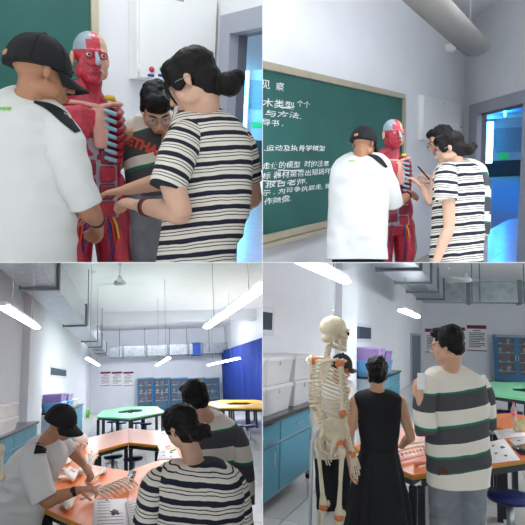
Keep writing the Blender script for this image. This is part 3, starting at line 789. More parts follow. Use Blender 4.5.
for k, (px, py) in enumerate(((112, 421), (121, 422), (136, 422), (146, 423), (218, 421), (240, 425), (250, 425))):
    q = R.onz(px, py, .46); stool(R, q.x, q.y, ['navy stool under the mint table, left one', 'navy stool under the mint table, second from the left', 'navy stool under the mint table, third from the left', 'navy stool under the mint table, right one', 'navy stool under the yellow table beside the striped shoulder', 'navy stool under the yellow table, middle one', 'navy stool under the yellow table by the picture seam'][k], .46, .16)

# ================================================================== ROOM 4 (lower right): the lab towards the counters
R = BR
XL, YBK, XRT, ZC = -2.3, 25.0, 11.0, 4.2
wl = Wall(R, (XL, 1.5), (XL, YBK)); wk = Wall(R, (XL, YBK), (XRT, YBK))
wl.build('wall_left', m_lwall, 0, ZC); wk.build('wall_back', m_lwall, 0, ZC)
obj('ceiling', MB().box((XL-.2, 1.5, ZC), (XRT+.2, YBK+.2, ZC+.1)), m_ceil, room=R, kind='structure')
fl = obj('floor', MB().box((XL-.2, 1.0, -.05), (XRT+.2, YBK+.2, -.008)), m_grout, room=R, kind='structure')
tiles(R, fl, XL, XRT, 2.4, YBK-.2, .7, 1.1, -.008, .01)
a = wl.at(335, 330)[0]; c = wl.at(351, 330)[0]; b = MB(); wl.box(b, a, c, 0, ZC, 0, .12); obj('trim_3', b, m_lwall, room=R, kind='structure')
obj('trim_4', MB().box((XL, c+1.3, 3.55), (XRT, c+1.7, ZC)), m_lwall, room=R, kind='structure')
s0, z1 = wl.at(256, 300); s1, z0 = wl.at(273, 336); high_window(R, wl, s0-.4, s1, z0, z1-.05, 2)
s0, z1 = wl.at(352, 322); s1, _ = wl.at(371, 342.5); z0 = wl.at(352, 342)[1]; high_window(R, wl, s0, s1, z0, z1, 3)
s0, _ = wl.at(410.5, 390); s1, zt = wl.at(419, 336); b = MB(); wl.box(b, s0, s1, 0, zt, 0, .04)
dr = obj('door_4', b, m_doorgrey, room=R, kind='structure'); b = MB(); wl.frame(b, s0-.08, s1+.08, 0, zt+.08, .09, .0, .06); obj('door_frame', b, m_doorframe, dr, R)
c = wl.pt(s0+.3, 1.0, .06); obj('door_handle', MB().tube([c, c+wl.n*.05, c+wl.n*.05+wl.e*.12], .012, seg=6), m_steel, dr, R)
for k, (x0, x1, yt, yb_) in enumerate(((425, 443, 328.5, 353), (447, 465.5, 327, 352), (466.8, 487, 325, 351.5))):
    a, zt = wk.at(x0, yt); c, zb = wk.at(x1, yb_); poster(R, wk, a, c, zb, zt, ['maroon-headed notice partly hidden by the striped-shirt head', 'maroon-headed notice just right of the dark-haired head', 'fully visible maroon-headed notice beside the blue cabinet'][k], rows=9)
a, zt = wk.at(493.5, 334.5, .5); c, _ = wk.at(540, 334, .5); g = glass_cabinet(R, wk, a, c, .05, zt, .5, 'tall blue glass-fronted cabinet full of specimens at the right edge', seed=9, nsh=5)
for j in range(1, 5):
    for i in range(5):
        specimen(R, wk.pt(a+(c-a)*(.14+.18*i), .05+(zt-.05)*j/5+.014, .3), 100+j*5+i, m_spec if (i*2+j) % 3 else m_spec2, '%s specimen in the tall blue cabinet, %s shelf, %s from the notices' % ('red' if (i*2+j) % 3 else 'pink', ['', 'lowest', 'second', 'third', 'top'][j], ['first', 'second', 'third', 'fourth', 'fifth'][i]), 'specimens in the tall blue cabinet')
# duct
zd = 2.7
q0 = R.onz(440, 302, zd); xd = R.onz(404, 281, zd).x
r = duct_run(R, (-1.12, 4.2, zd), (-1.12, 16.4, zd), .64, .5, 'galvanised air duct coming out of the upper corner above the dark heads', 'y', (6.4, 8.4, 10.4, 12.4, 14.6))
for y in (7.4, 11.8): rod(R, r, (-.76, y, zd), ZC)
obj('vent_grille', MB().box((-1.3, 10.9, zd-.015), (-.95, 12.0, zd)), m_flange, r, R)
r = duct_run(R, (-.8, 16.05, zd+.0), (XRT, 16.05, zd+.0), .7, .56, 'galvanised air duct along the far wall above the framed notices', 'x', (-.2, 1.1, 3.2))
for x in (-.1, .1, 1.2): rod(R, r, (x, 15.65, zd), ZC)
# lamps
zl = 2.1
a = R.onz(293, 262, zl); c = R.onz(347, 281, zl); x = c.x; tube_lamp(R, (x, max(2.2, c.y-2.4), zl), c, 'bright tube lamp hanging above the white bins and skeleton', ZC, .115)
c = R.onz(417, 316, zl); a = R.onz(402, 309.5, zl); tube_lamp(R, (c.x, a.y, zl), c, 'small lit tube lamp under the air duct by the door', ZC, .18)
tube_lamp(R, (3.2, 6.0, 2.3), (3.2, 9.0, 2.3), 'unseen tube lamp added in the second row on the window side of the lab', ZC, .16, mt=m_added)  # added out of view to brighten the right and back of the room
tube_lamp(R, (4.4, 14.0, 2.6), (4.4, 18.5, 2.6), 'farther unseen tube lamp added in the second row on the window side', ZC, .16, mt=m_added)  # added as well, lights the back wall from out of view
tube_lamp(R, (6.2, 8.0, 2.5), (6.2, 12.0, 2.5), 'unseen tube lamp added in the third row next to the windows', ZC, .16, mt=m_added)  # another added lamp, unseen, raises the room's brightness
p = R.onz(466, 280, 3.15); ceiling_fan(R, p, ZC, 'white ceiling fan above the far duct', .8, .1)
p = R.onz(447, 268, ZC); obj('smoke_detector', MB().lathe(p, [(.02, -.08), (.07, -.06), (.1, -.03), (.1, 0)]), m_lamph, room=R, label='small round smoke detector on the ceiling beside the fan', cat='smoke detector')
# counters
lab_counter(R, XL+.02, -1.75, 2.6, 6.05, .85, 3, 'black-topped counter with teal doors under the white bins')
lab_counter(R, XL+.02, -1.75, 10.4, 13.4, .85, 2, 'farther black-topped counter between the woman and the skeleton')
names = {}
for k in range(2):
    for j in range(4):
        y = 3.35+j*.82
        storage_bin(R, -2.02, y, .852+k*.27, .44, .74, .265, m_binw, '%s white bin, %s along the counter behind the skeleton' % (['lower', 'upper'][k], ['outermost at the picture seam', 'second', 'third', 'last'][j]), 'white bins on the counter behind the skeleton')
for k, (y, z, m, h, lb) in enumerate(((10.9, .852, m_binb, .3, 'blue bin on the far counter beside the black dress woman'), (10.9, 1.155, m_binp, .26, 'purple bin on the blue one beside the black dress woman'), (11.9, .852, m_binb, .28, 'second blue bin on the counter beyond the woman in black'), (11.9, 1.135, m_binp, .2, 'second purple bin on the counter beyond the woman in black'))):
    storage_bin(R, -2.0, y, z, .44, .85, h, m, lb, 'coloured bins on the counter past the skeleton')
# tables
hc = R.onz(478, 434, .70); h0 = R.onz(412, 475, .70); h1 = R.onz(352, 446, .70)
hex_ring(R, None, 0, 0, 0, 0, .70, m_orange, ['orange table piece with pink skeleton parts beside the woman in black', 'orange table piece hidden mostly by the woman in black', 'orange table piece at the back beyond the striped shirt', 'orange table piece at the back right below the green tables', 'orange table piece along the right edge under the pale bone model', 'orange table piece at the front right carrying the worksheets'], 'orange tables beside the skeleton', outv=[h0, h1, h1-h0+hc, hc*2-h0, hc*2-h1, h0-h1+hc])
hex_ring(R, (1.0, 11.2), 1.2, 2.2, .4, .8, .75, m_greenlam, ['pale green table piece in the far ring, back right', 'pale green table piece in the far ring, right end', 'pale green table piece in the far ring, front right', 'pale green table piece in the far ring, front left', 'pale green table piece in the far ring, left end', 'pale green table piece in the far ring, back left'], 'pale green tables in a far ring')
for k, (px, py) in enumerate(((510, 494), (512, 411), (497, 410))):
    q = R.onz(px, py, .46); stool(R, q.x, q.y, ['navy round stool tucked under the front orange table at the right', 'navy stool under the green table by the right edge', 'navy stool under the green table behind the bottle'][k], .46, .17)
# ------------------------------------------------------------------ people: building blocks
m_skin = mat('skin', 'd6a78a', .55, var=.05, scale=18)
m_skin2 = mat('skin_tan', 'b58263', .55, var=.06, scale=18)
m_skin3 = mat('skin_light', 'deb298', .55, var=.05, scale=18)
m_lip = mat('lip', 'b06a62', .5, var=.03)
m_eyew = mat('eye_white', 'ecebe6', .2, var=0)
m_iris = mat('iris', '2a1a14', .2, var=0)
m_teew = mat('white_tee', 'dcdedb', .85, var=.02, scale=5, bump=.15, bscale=300)
m_blackcloth = mat('black_cloth', '15161a', .85, var=.1, bump=.2, bscale=250)
m_navy = mat('cap_navy', '0b0c10', .8, var=.1, bump=.25, bscale=300)
m_jeans = mat('grey_jeans', '7f868c', .85, var=.14, scale=14, bump=.2, bscale=250)
m_trous = mat('black_trousers', '181a20', .85, var=.1)
m_glassrim = mat('glasses_rim', '8b8f98', .3, metal=.8, var=0)
m_lime = mat('lime_print', '7ec83a', .6, var=0)
def hair_mat(name, c1, c2):
    m = bpy.data.materials.new(name); m.use_nodes = True; nt = m.node_tree; b = nt.nodes['Principled BSDF']
    b.inputs['Roughness'].default_value = .5; b.inputs['Specular IOR Level'].default_value = .25
    tc = nt.nodes.new('ShaderNodeTexCoord'); mp = nt.nodes.new('ShaderNodeMapping'); mp.inputs['Scale'].default_value = (160, 160, 22)
    nz = nt.nodes.new('ShaderNodeTexNoise'); nz.inputs['Scale'].default_value = 1.; nz.inputs['Detail'].default_value = 3
    rp = nt.nodes.new('ShaderNodeValToRGB'); rp.color_ramp.elements[0].color = lin(c1)+(1,); rp.color_ramp.elements[1].color = lin(c2)+(1,)
    bp = nt.nodes.new('ShaderNodeBump'); bp.inputs['Strength'].default_value = .6; bp.inputs['Distance'].default_value = .006
    L = nt.links.new
    L(tc.outputs['Object'], mp.inputs[0]); L(mp.outputs[0], nz.inputs['Vector']); L(nz.outputs['Fac'], rp.inputs[0]); L(rp.outputs[0], b.inputs['Base Color'])
    L(nz.outputs['Fac'], bp.inputs['Height']); L(bp.outputs[0], b.inputs['Normal']); MATS[name] = m; return m
m_hair = hair_mat('black_hair', '060506', '121010'); m_hairb = hair_mat('dark_brown_hair', '080606', '1d1512')
def stripe_mat(name, stops, period=None, wob=.006):
    """colour bands along the float attribute 'band' (metres down the garment)"""
    m = bpy.data.materials.new(name); m.use_nodes = True; nt = m.node_tree; b = nt.nodes['Principled BSDF']; L = nt.links.new
    b.inputs['Roughness'].default_value = .85
    at = nt.nodes.new('ShaderNodeAttribute'); at.attribute_name = 'band'
    tc = nt.nodes.new('ShaderNodeTexCoord'); nz = nt.nodes.new('ShaderNodeTexNoise'); nz.inputs['Scale'].default_value = 9
    L(tc.outputs['Object'], nz.inputs['Vector'])
    ma = nt.nodes.new('ShaderNodeMath'); ma.operation = 'MULTIPLY_ADD'; ma.inputs[1].default_value = wob*2; L(nz.outputs['Fac'], ma.inputs[0]); L(at.outputs['Fac'], ma.inputs[2])
    v = ma.outputs[0]
    span = period if period else 1.
    dv = nt.nodes.new('ShaderNodeMath'); dv.operation = 'DIVIDE'; dv.inputs[1].default_value = span; L(v, dv.inputs[0]); v = dv.outputs[0]
    if period:
        fr = nt.nodes.new('ShaderNodeMath'); fr.operation = 'FRACT'; L(v, fr.inputs[0]); v = fr.outputs[0]
    rp = nt.nodes.new('ShaderNodeValToRGB'); cr = rp.color_ramp; cr.interpolation = 'CONSTANT'
    while len(cr.elements) < len(stops): cr.elements.new(.5)
    for e, (p, c) in zip(cr.elements, stops): e.position = p
    for e, (p, c) in zip(cr.elements, stops): e.color = lin(c)+(1,)
    L(v, rp.inputs[0]); L(rp.outputs[0], b.inputs['Base Color'])
    n2 = nt.nodes.new('ShaderNodeTexNoise'); n2.inputs['Scale'].default_value = 350; L(tc.outputs['Object'], n2.inputs['Vector'])
    bp = nt.nodes.new('ShaderNodeBump'); bp.inputs['Strength'].default_value = .15; bp.inputs['Distance'].default_value = .005; L(n2.outputs['Fac'], bp.inputs['Height']); L(bp.outputs[0], b.inputs['Normal'])
    MATS[name] = m; return m
CR, NV, GD, GN = 'ece7da', '1a1f33', '4a4b4f', '1f7a5c'
m_stripes = stripe_mat('navy_stripes', [(0, NV), (.32, CR), (.47, NV), (.53, CR), (.68, NV), (.74, CR)], .072, .011)
m_rugby = stripe_mat('rugby_bands', [(0, CR), (.13, GN), (.143, GD), (.245, CR), (.335, GN), (.35, GD), (.45, CR), (.53, GN), (.545, GD), (.63, GN), (.638, CR)], None, .006)

def frame_of(f, up=(0, 0, 1)):
    f = V(f).normalized(); u = V(up); u = (u-f*u.dot(f)).normalized(); r = f.cross(u)
    return Matrix((r, f, u)).transposed()
def cat(ps, n):
    """Catmull-Rom through a list of equal-length tuples"""
    out = []
    for i in range(len(ps)-1):
        a, b, c, d = (np.array(ps[max(i-1, 0)]), np.array(ps[i]), np.array(ps[i+1]), np.array(ps[min(i+2, len(ps)-1)]))
        for k in range(n):
            t = k/n; out.append(.5*((2*b)+(c-a)*t+(2*a-5*b+4*c-d)*t*t+(3*b-a-3*c+d)*t**3))
    out.append(np.array(ps[-1], float)); return out
def garment(secs, seg=64, n=12, ratio=.6, power=2.4, yaw=0.):
    """torso loft from silhouette sections (x_left, x_right, y, distance[, depth ratio])"""
    rows = []
    for s in secs:
        xl, xr, y, D = s[:4]; k = s[4] if len(s) > 4 else ratio
        c = P((xl+xr)/2, y, D); hw = (xr-xl)/2*D/F; rows.append((c.x, c.y, c.z, hw, hw*k))
    rings = []; cy, sy = math.cos(yaw), math.sin(yaw)
    for (x, y, z, a, b) in cat(rows, n):
        ring = []
        for k in range(seg):
            t = 2*math.pi*k/seg; ct, st = math.cos(t), math.sin(t)
            u = a*math.copysign(abs(ct)**(2/power), ct); w = b*math.copysign(abs(st)**(2/power), st)
            ring.append(V((x+u*cy-w*sy*.35, y+w+u*sy, z)))
        rings.append(ring[::-1])
    return MB().ringloft(rings)
def sleeve(pts, rad, seg=30, n=14, flat=1.):
    rows = [tuple(p)+(r,) for p, r in zip(pts, rad)]
    d = cat(rows, n)
    return MB().tube([V(r[:3]) for r in d], [float(r[3]) for r in d], seg=seg, round_ends=False, flat=flat)
def limb(mb, pts, rad, n=5, seg=12):
    d = cat([tuple(p)+(r,) for p, r in zip(pts, rad)], n)
    mb.tube([V(r[:3]) for r in d], [max(.004, float(r[3])) for r in d], seg=seg)
def arm(mb, S, E, W, s=1., mid=None):
    limb(mb, [S, mid or S.lerp(E, .5), E, E.lerp(W, .3), W], [.054*s, .047*s, .039*s, .041*s, .026*s])
def hand(mb, W, d, nrm, curl=.5, thumb=1, s=1., spread=.12, pinch=False):
    """palm + five fingers; nrm = palm side, thumb = +1/-1 on the d x nrm axis"""
    d = V(d).normalized(); nrm = V(nrm); nrm = (nrm-d*nrm.dot(d)).normalized(); w = d.cross(nrm)
    K = W+d*.088*s
    mb.tube([W-d*.02*s, W+d*.02*s, W+d*.055*s, K], [(.026*s, .021*s), (.031*s, .02*s), (.04*s, .0165*s), (.039*s, .013*s)], seg=12, lat=w)
    for i, (o, L) in enumerate(((.029, .072), (.0098, .081), (-.0098, .075), (-.028, .06))):
        b = K+w*o*s*thumb-d*.008*s; dd = (d+w*thumb*spread*(1.5-i)*.5).normalized(); p = [b]; a = 0
        for q, fr in ((.55, .45), (1., .3), (1.1, .25)):
            a += curl*q
            p.append(p[-1]+(dd*math.cos(a)+nrm*math.sin(a))*L*fr*s)
        mb.tube(p, [.0092*s, .0085*s, .008*s, .007*s], seg=8)
    b = W+d*.028*s+w*thumb*.03*s
    t1 = (d*.6+w*thumb*.75+nrm*.35).normalized(); t2 = (d*.85+w*thumb*.2+nrm*(.3+.5*curl)).normalized()
    mb.tube([b, b+t1*.036*s, b+t1*.036*s+t2*.03*s, b+t1*.036*s+t2*.055*s], [.014*s, .0115*s, .0098*s, .008*s], seg=8)

class Fig:
    def __init__(s, base, q, label, skin, scale=1.):
        s.q = q; s.sc = scale; s.skin = skin; s.body = MB()
        s.root = root('person', base, q=q, label=label, cat='person')
    def head(s, c, f, up=(0, 0, 1), neck=None, eyes=True, s_=None):
        k = s.sc if s_ is None else s_; Rm = frame_of(f, up); c = V(c); s.hc, s.hR, s.hk = c, Rm, k
        T = lambda x, y, z: c+Rm @ (V((x, y, z))*k)
        E = lambda p, r, tilt=None: s.body.ell(T(*p), tuple(a*k for a in r), Rm)
        E((0, -.012, .032), (.073, .092, .08)); E((0, .028, -.03), (.06, .062, .082)); E((0, .047, -.086), (.034, .036, .028))
        for x in (-1, 1):
            E((x*.034, .044, -.03), (.03, .03, .036)); E((x*.076, -.01, -.012), (.008, .0155, .026)); E((x*.05, .005, -.06), (.02, .05, .03))
            E((x*.011, .098, -.034), (.009, .01, .008))
        s.body.tube([T(0, .088, .012), T(0, .1, -.012), T(0, .11, -.03)], [.009*k, .0105*k, .0125*k], seg=8)
        s.body.tube([T(-.045, .074, .02), T(0, .09, .02), T(.045, .074, .02)], [.009*k]*3, seg=8)
        E((0, .09, -.062), (.022, .009, .006)); E((0, .088, -.072), (.019, .009, .007))
        if neck is not None:
            limb(s.body, [T(0, -.022, -.02), T(0, -.022, -.08), V(neck)], [.05*k, .052*k, .06*k])
        if eyes:
            for x in (-1, 1):
                obj('eye', MB().ell(T(x*.031, .0815, .002), (.0125*k, .009*k, .0085*k), Rm, seg=10, rings=8), m_eyew, s.root)
                obj('iris', MB().ell(T(x*.031, .0885, .002), (.006*k, .0035*k, .006*k), Rm, seg=8, rings=6), m_iris, s.root)
                obj('eyebrow', MB().tube([T(x*.014, .0945, .022), T(x*.032, .09, .028), T(x*.05, .076, .022)], [.003*k, .0042*k, .002*k], seg=6), m_hair, s.root)
            obj('lips', MB().ell(T(0, .0965, -.067), (.021*k, .0055*k, .008*k), Rm, seg=12, rings=8), m_lip, s.root)
        return T
    def hair(s, shapes, m, amp=.006, vox=.006, name='hair', freq=40):
        c, Rm, k = s.hc, s.hR, s.hk; b = MB()
        for p in shapes:
            if p[0] == 'e': b.ell(c+Rm @ (V(p[1])*k), tuple(a*k for a in p[2]), Rm)
            else: b.tube([c+Rm @ (V(x)*k) for x in p[1]], [r*k for r in p[2]], seg=8)
        r = remesh(b, vox, 3); displace(r, amp, freq, seed=len(shapes))
        return obj(name, r, m, s.root)
    def cap(s, tilt=0.):
        c, Rm, k = s.hc, s.hR, s.hk; Rm = Rm @ Matrix.Rotation(tilt, 3, 'X'); T = lambda x, y, z: c+Rm @ (V((x, y, z))*k)
        a, b_, h = .092, .112, .118; y0, z0 = -.014, .002; rings = []
        for i in range(15):
            ph = (i/14)*math.radians(86); r = math.cos(ph)**.85; z = z0+h*math.sin(ph)
            rings.append([T(a*r*math.cos(t*math.pi/16), y0+b_*r*math.sin(t*math.pi/16), z-.012*max(0, -math.sin(t*math.pi/16))*(1-i/14)) for t in range(32)])
        cp = obj('cap', MB().ringloft(rings), m_navy, s.root)
        for q in range(6):
            t = q*math.pi/3+math.pi/6; pts = []
            for i in range(0, 14):
                ph = (i/14)*math.radians(86); r = math.cos(ph)**.85*1.004; pts.append(T(a*r*math.cos(t), y0+b_*r*math.sin(t), z0+h*math.sin(ph)-.012*max(0, -math.sin(t))*(1-i/14)))
            obj('seam', MB().tube(pts, .0016*k, seg=5), m_navy, cp)
        obj('button', MB().ell(T(0, y0, z0+h+.003), (.011*k, .011*k, .007*k), Rm, seg=10, rings=6), m_navy, cp)
        top = []; bot = []
        n = 16; vs = []; fs = []
        for i in range(n+1):
            t = math.radians(18)+math.radians(144)*i/n
            for j in range(6):
                e = j/5; x = (a*(1-e)+.082*e)*math.cos(t); y = y0+(b_-.006)*math.sin(t)+e*.078*math.sin(t)**.8; z = z0+.004-.03*(x/.085)**2*(.3+e)-.014*e
                vs.append(T(x, y, z+.0025)); vs.append(T(x, y, z-.0025))
        b = MB(); st = 12
        for i in range(n):
            for j in range(5):
                o = i*st+j*2
                fs.append((o, o+2, o+st+2, o+st)); fs.append((o+1, o+st+1, o+st+3, o+3))
            o = i*st+10; fs.append((o, o+1, o+st+1, o+st))
        b.add(vs, fs, True); obj('brim', b, m_navy, cp)
        # opening above the strap at the back
        arc = [T(.034*math.cos(t*math.pi/10), y0-b_*.965-.004*math.sin(t*math.pi/10)*0, z0+.0+.04*math.sin(t*math.pi/10)) for t in range(11)]
        bb = MB(); ctr = T(0, y0-b_*.99, z0-.004)
        bb.ell(T(0, y0-b_*.93, z0+.012), (.019*k, .011*k, .014*k), Rm, seg=14, rings=8); obj('strap_opening', bb, s.skin, cp)
        obj('strap', MB().tube([T(-.05, y0-b_*.83, z0-.004), T(0, y0-b_*.985, z0-.006), T(.05, y0-b_*.83, z0-.004)], [(.011*k, .003*k)]*3, seg=8, lat=Rm @ V((0, 0, 1))), m_navy, cp)
        return cp
    def glasses(s, m=None):
        c, Rm, k = s.hc, s.hR, s.hk; T = lambda x, y, z: c+Rm @ (V((x, y, z))*k); m = m or m_glassrim
        g = None
        for x in (-1, 1):
            ring = [T(x*.033+.024*math.cos(t*math.pi/10), .103, .0+.021*math.sin(t*math.pi/10)) for t in range(21)]
            o = obj('glasses' if g is None else 'rim', MB().tube(ring, .0018*k, seg=6, round_ends=False), m, g if g else s.root)
            if g is None: g = o
            obj('lens', MB().lathe(T(x*.033, .102, 0), [(.023*k, -.0005), (.023*k, .0005)], seg=20, R=Rm @ Matrix.Rotation(-math.pi/2, 3, 'X')), m_glass, g)
            obj('temple', MB().tube([T(x*.057, .101, .004), T(x*.08, .03, .004), T(x*.082, -.02, -.006)], .0018*k, seg=6), m, g)
        obj('bridge', MB().tube([T(-.009, .104, .004), T(0, .108, .007), T(.009, .104, .004)], .0018*k, seg=6), m, g)
    def done(s, vox=.0065, smooth=3):
        r = remesh(s.body, vox, smooth); o = obj('body', r, s.skin, s.root); return o
    def cloth(s, name, mb, m, amp=.006, freq=9, stretch=(1, 1, .45), parent=None, seed=1., fn=None, band=None):
        if amp: folds(mb, amp*1.7, freq*1.15, seed)
        o = obj(name, mb, m, parent or s.root)
        if band:
            p0, d = V(band[0]), V(band[1]).normalized(); attr(o, 'band', lambda p: (p-p0).dot(d)+(band[2] if len(band) > 2 else 0)) if len(band) < 4 else attr(o, 'band', lambda p: (p-p0).dot(d)*band[3]+band[2])
        return o
    def patch(s, name, src, pred, m, off=.003, parent=None):
        """a panel cut out of a garment's surface, lying just proud of it"""
        ns = normals(src); idx = {}; b = MB()
        fs = [f for f in src.f if len(f) < 8 and pred(sum((src.v[i] for i in f), V((0, 0, 0)))/len(f))]
        for f in fs:
            for i in f:
                if i not in idx: idx[i] = len(idx)
        if not fs: return
        inv = sorted(idx, key=idx.get); b.add([src.v[i]+ns[i]*off for i in inv], [tuple(idx[i] for i in f) for f in fs], True)
        return obj(name, b, m, parent or s.root)
    def watch(s, W, E, m=None):
        ax = (W-E).normalized(); c = W-ax*.03
        o = obj('watch', MB().tube([c-ax*.011, c+ax*.011], .0315*s.sc, seg=16, round_ends=False), m or m_black, s.root)
        sd = ax.cross(V((0, 1, 0))).normalized(); sd = sd if sd.z > 0 else -sd
        n = (sd*.6+V((0, -1, 0))*.7).normalized(); obj('watch_face', MB().cyl(c+n*.027, c+n*.036, .018, seg=14), m_black, o)
SHORT = [('e', (0, -.024, .045), (.081, .098, .08)), ('e', (0, -.05, -.01), (.07, .062, .07)), ('e', (0, .045, .085), (.066, .042, .034)), ('e', (-.072, -.005, .02), (.012, .03, .04)), ('e', (.072, -.005, .02), (.012, .03, .04))]
BUN = [('e', (0, -.022, .04), (.083, .1, .082)), ('e', (0, -.052, -.025), (.074, .066, .078)), ('e', (0, .04, .072), (.069, .052, .045)), ('e', (-.066, .03, .02), (.016, .035, .05)), ('e', (.066, .03, .02), (.016, .035, .05))]
# ================================================================== anatomical figures
m_musc = mat('muscle_red', 'b0243c', .4, var=.22, scale=30, bump=.3, bscale=90, coat=.3)
m_musc2 = mat('muscle_bright', 'cc3a4c', .4, var=.2, scale=36, bump=.3, bscale=110, coat=.3)
m_muscd = mat('muscle_dark', '8c2440', .4, var=.2, scale=30, coat=.3)
m_tend = mat('tendon_grey', 'a9a3ae', .45, var=.1, scale=20, coat=.2)
m_tendb = mat('tendon_blue', '9fb4bf', .45, var=.1, scale=20, coat=.2)
m_pinkb = mat('rib_pink', 'e0a596', .45, var=.1, scale=20, coat=.2)
m_cart = mat('cartilage_blue', '8fc4d6', .45, var=.1, scale=20, coat=.2)
m_fskin = mat('figure_skin', 'e0b196', .45, var=.05, coat=.2)
m_veinb = mat('vein_blue', '2c3c86', .4, var=.05)
m_artr = mat('artery_red', 'd03a2a', .4, var=.05)
m_yell = mat('nerve_yellow', 'e8c23a', .4, var=.05)
m_ligo = mat('ligament_orange', 'cf7a45', .5, var=.15, scale=20)
def split_faces(mb, preds):
    """cut one skin into pieces by the first predicate that holds for a face; the rest comes last"""
    outs = [([], {}) for _ in range(len(preds)+1)]
    for f in mb.f:
        c = sum((mb.v[i] for i in f), V((0, 0, 0)))/len(f); k = len(preds)
        for j, p in enumerate(preds):
            if p(c): k = j; break
        fs, ix = outs[k]
        fs.append(tuple(ix.setdefault(i, len(ix)) for i in f))
    res = []
    for fs, ix in outs:
        b = MB(); b.add([mb.v[i] for i in ix], fs, True); res.append(b)
    return res
def muscle_figure():
    r = root('muscle_figure', (0, 0, 0), q=(1, 1))
    b = MB()
    secs = [(.0, .01, 1.5, .05, .045), (0, .005, 1.45, .085, .06), (-.025, .0, 1.415, .15, .082), (-.03, .0, 1.35, .16, .105), (-.02, 0, 1.24, .15, .11), (-.005, 0, 1.12, .14, .1), (0, 0, 1.0, .148, .1), (0, 0, .92, .165, .11), (0, 0, .84, .15, .1)]
    rings = []
    for (x, y, z, a, c) in cat(secs, 5): rings.append([V((x+a*math.copysign(abs(math.cos(t*math.pi/16))**.85, math.cos(t*math.pi/16)), y+c*math.copysign(abs(math.sin(t*math.pi/16))**.85, math.sin(t*math.pi/16)), z)) for t in range(32)])
    b.ringloft(rings)
    # neck and neck muscles
    limb(b, [V((0, .015, 1.4)), V((0, .01, 1.56))], [.05, .043]); limb(b, [V((-.015, -.055, 1.44)), V((-.05, .01, 1.58))], [.013, .014]); limb(b, [V((.015, -.055, 1.44)), V((.05, .01, 1.58))], [.013, .014])
    limb(b, [V((-.17, .0, 1.42)), V((-.06, .02, 1.5))], [.045, .04])
    # shoulder, arm of one side
    limb(b, [V((-.185, 0, 1.39)), V((-.22, .01, 1.3)), V((-.235, .03, 1.12)), V((-.24, .01, 1.02)), V((-.225, -.06, .86))], [.07, .06, .045, .045, .028])
    hand(b, V((-.225, -.06, .86)), (.05, -.25, -.95), (.9, -.1, 0), .3, 1)
    for x in (-1, 1):
        limb(b, [V((x*.09, 0, .9)), V((x*.1, -.015, .7)), V((x*.09, 0, .48)), V((x*.09, .03, .34)), V((x*.085, .02, .1))], [.1, .088, .058, .056, .035])
        limb(b, [V((x*.085, .03, .05)), V((x*.1, -.12, .035))], [.04, .03])
    limb(b, [V((.1, .01, 1.39)), V((.13, .02, 1.36))], [.05, .035])
    body = remesh(b, .008, 3)
    thorax, skirt, body = split_faces(body, [lambda p: p.x > .0 and 1.19 < p.z < 1.42, lambda p: -.1 < p.x < .1 and .92 < p.z < 1.28 and p.y < -.02])
    part('body', body, m_musc, r); part('thorax', thorax, m_muscd, r); part('abdominal_fascia', skirt, m_tend, r)
    # head
    f = Fig.__new__(Fig); f.body = MB(); f.sc = 1.03; f.root = r; hc = V((0, -.015, 1.64)); Fig.head(f, hc, (0, -1, 0), (0, 0, 1), eyes=False); limb(f.body, [hc+V((-.03, -.085, -.07)), hc+V((0, -.095, -.072)), hc+V((.03, -.085, -.07))], [.008, .009, .008])
    h = remesh(f.body, .004, 3)
    face_r = [lambda p: p.x > .022 and p.z > 1.55, lambda p: p.x < -.038 and p.z > 1.665 and p.y < .06, lambda p: p.z > 1.71 and p.x < -.012]
    a, t1, t2, rest = split_faces(h, face_r)
    part('facial_skin', a, m_fskin, r, 'beige uncut half of the face'); part('temple_fascia', t1, m_tendb, r); part('scalp_fascia', t2, m_tendb, r); part('facial_muscle', rest, m_musc2, r)
    T = lambda x, y, z: hc+V((-x, -y, z))*1.03
    part('nose_cartilage', MB().tube([T(0, .092, .012), T(0, .108, -.012), T(0, .118, -.03)], [.008, .0105, .0125], seg=8), m_tendb, r)
    for x in (-1, 1):
        e = part('eye', MB().ell(T(x*.031, .086, .003), (.0125, .009, .009), seg=12, rings=8), m_eyew, r); part('iris', MB().ell(T(x*.031, .0955, .003), (.006, .003, .006), seg=8, rings=6), m_iris, e)
        part('eye_muscle', MB().tube([T(x*.031+.017*math.cos(k*math.pi/8), .087, .003+.013*math.sin(k*math.pi/8)) for k in range(17)], .004, seg=6, round_ends=False), m_musc2, r)
    part('lips', MB().ell(T(0, .1, -.066), (.024, .007, .009), seg=12, rings=8), m_muscd, r)
    for k in range(5):
        part('cheek_strand', MB().tube([T(.052-.004*k, .062+.004*k, -.012-.004*k), T(.036-.004*k, .086, -.04-.004*k), T(.02, .094, -.055-.003*k)], [.003, .004, .003], seg=6), m_tend if k % 2 else m_musc, r)
    part('ear', MB().ell(hc+V((-.081, .008, -.01)), (.01, .019, .032)), m_fskin, r)
    # chest muscle of one side, with fibres
    pec = MB()
    for k in range(9):
        t = k/8; pec.tube([V((-.02-.055*t*t, -.102-.012*math.sin(t*3), 1.395-.125*t)), V((-.075, -.124, 1.4-.13*t)), V((-.14, -.1, 1.39-.09*t)), V((-.2, -.04, 1.375-.05*t))], [.018, .03, .028, .022], seg=8)
    part('chest_muscle', displace(remesh(pec, .006, 2), .002, 60), m_musc2, r)
    part('deltoid', displace(remesh(MB().ell((-.205, -.005, 1.37), (.062, .075, .085)), .007, 1), .003, 60), m_musc2, r)
    # breastbone and collarbones
    part('breastbone', MB().tube([V((.01, -.1, 1.41)), V((.012, -.118, 1.33)), V((.01, -.124, 1.25))], [(.042, .013), (.04, .011), (.03, .01)], seg=10, lat=(1, 0, 0)), m_pinkb, r)
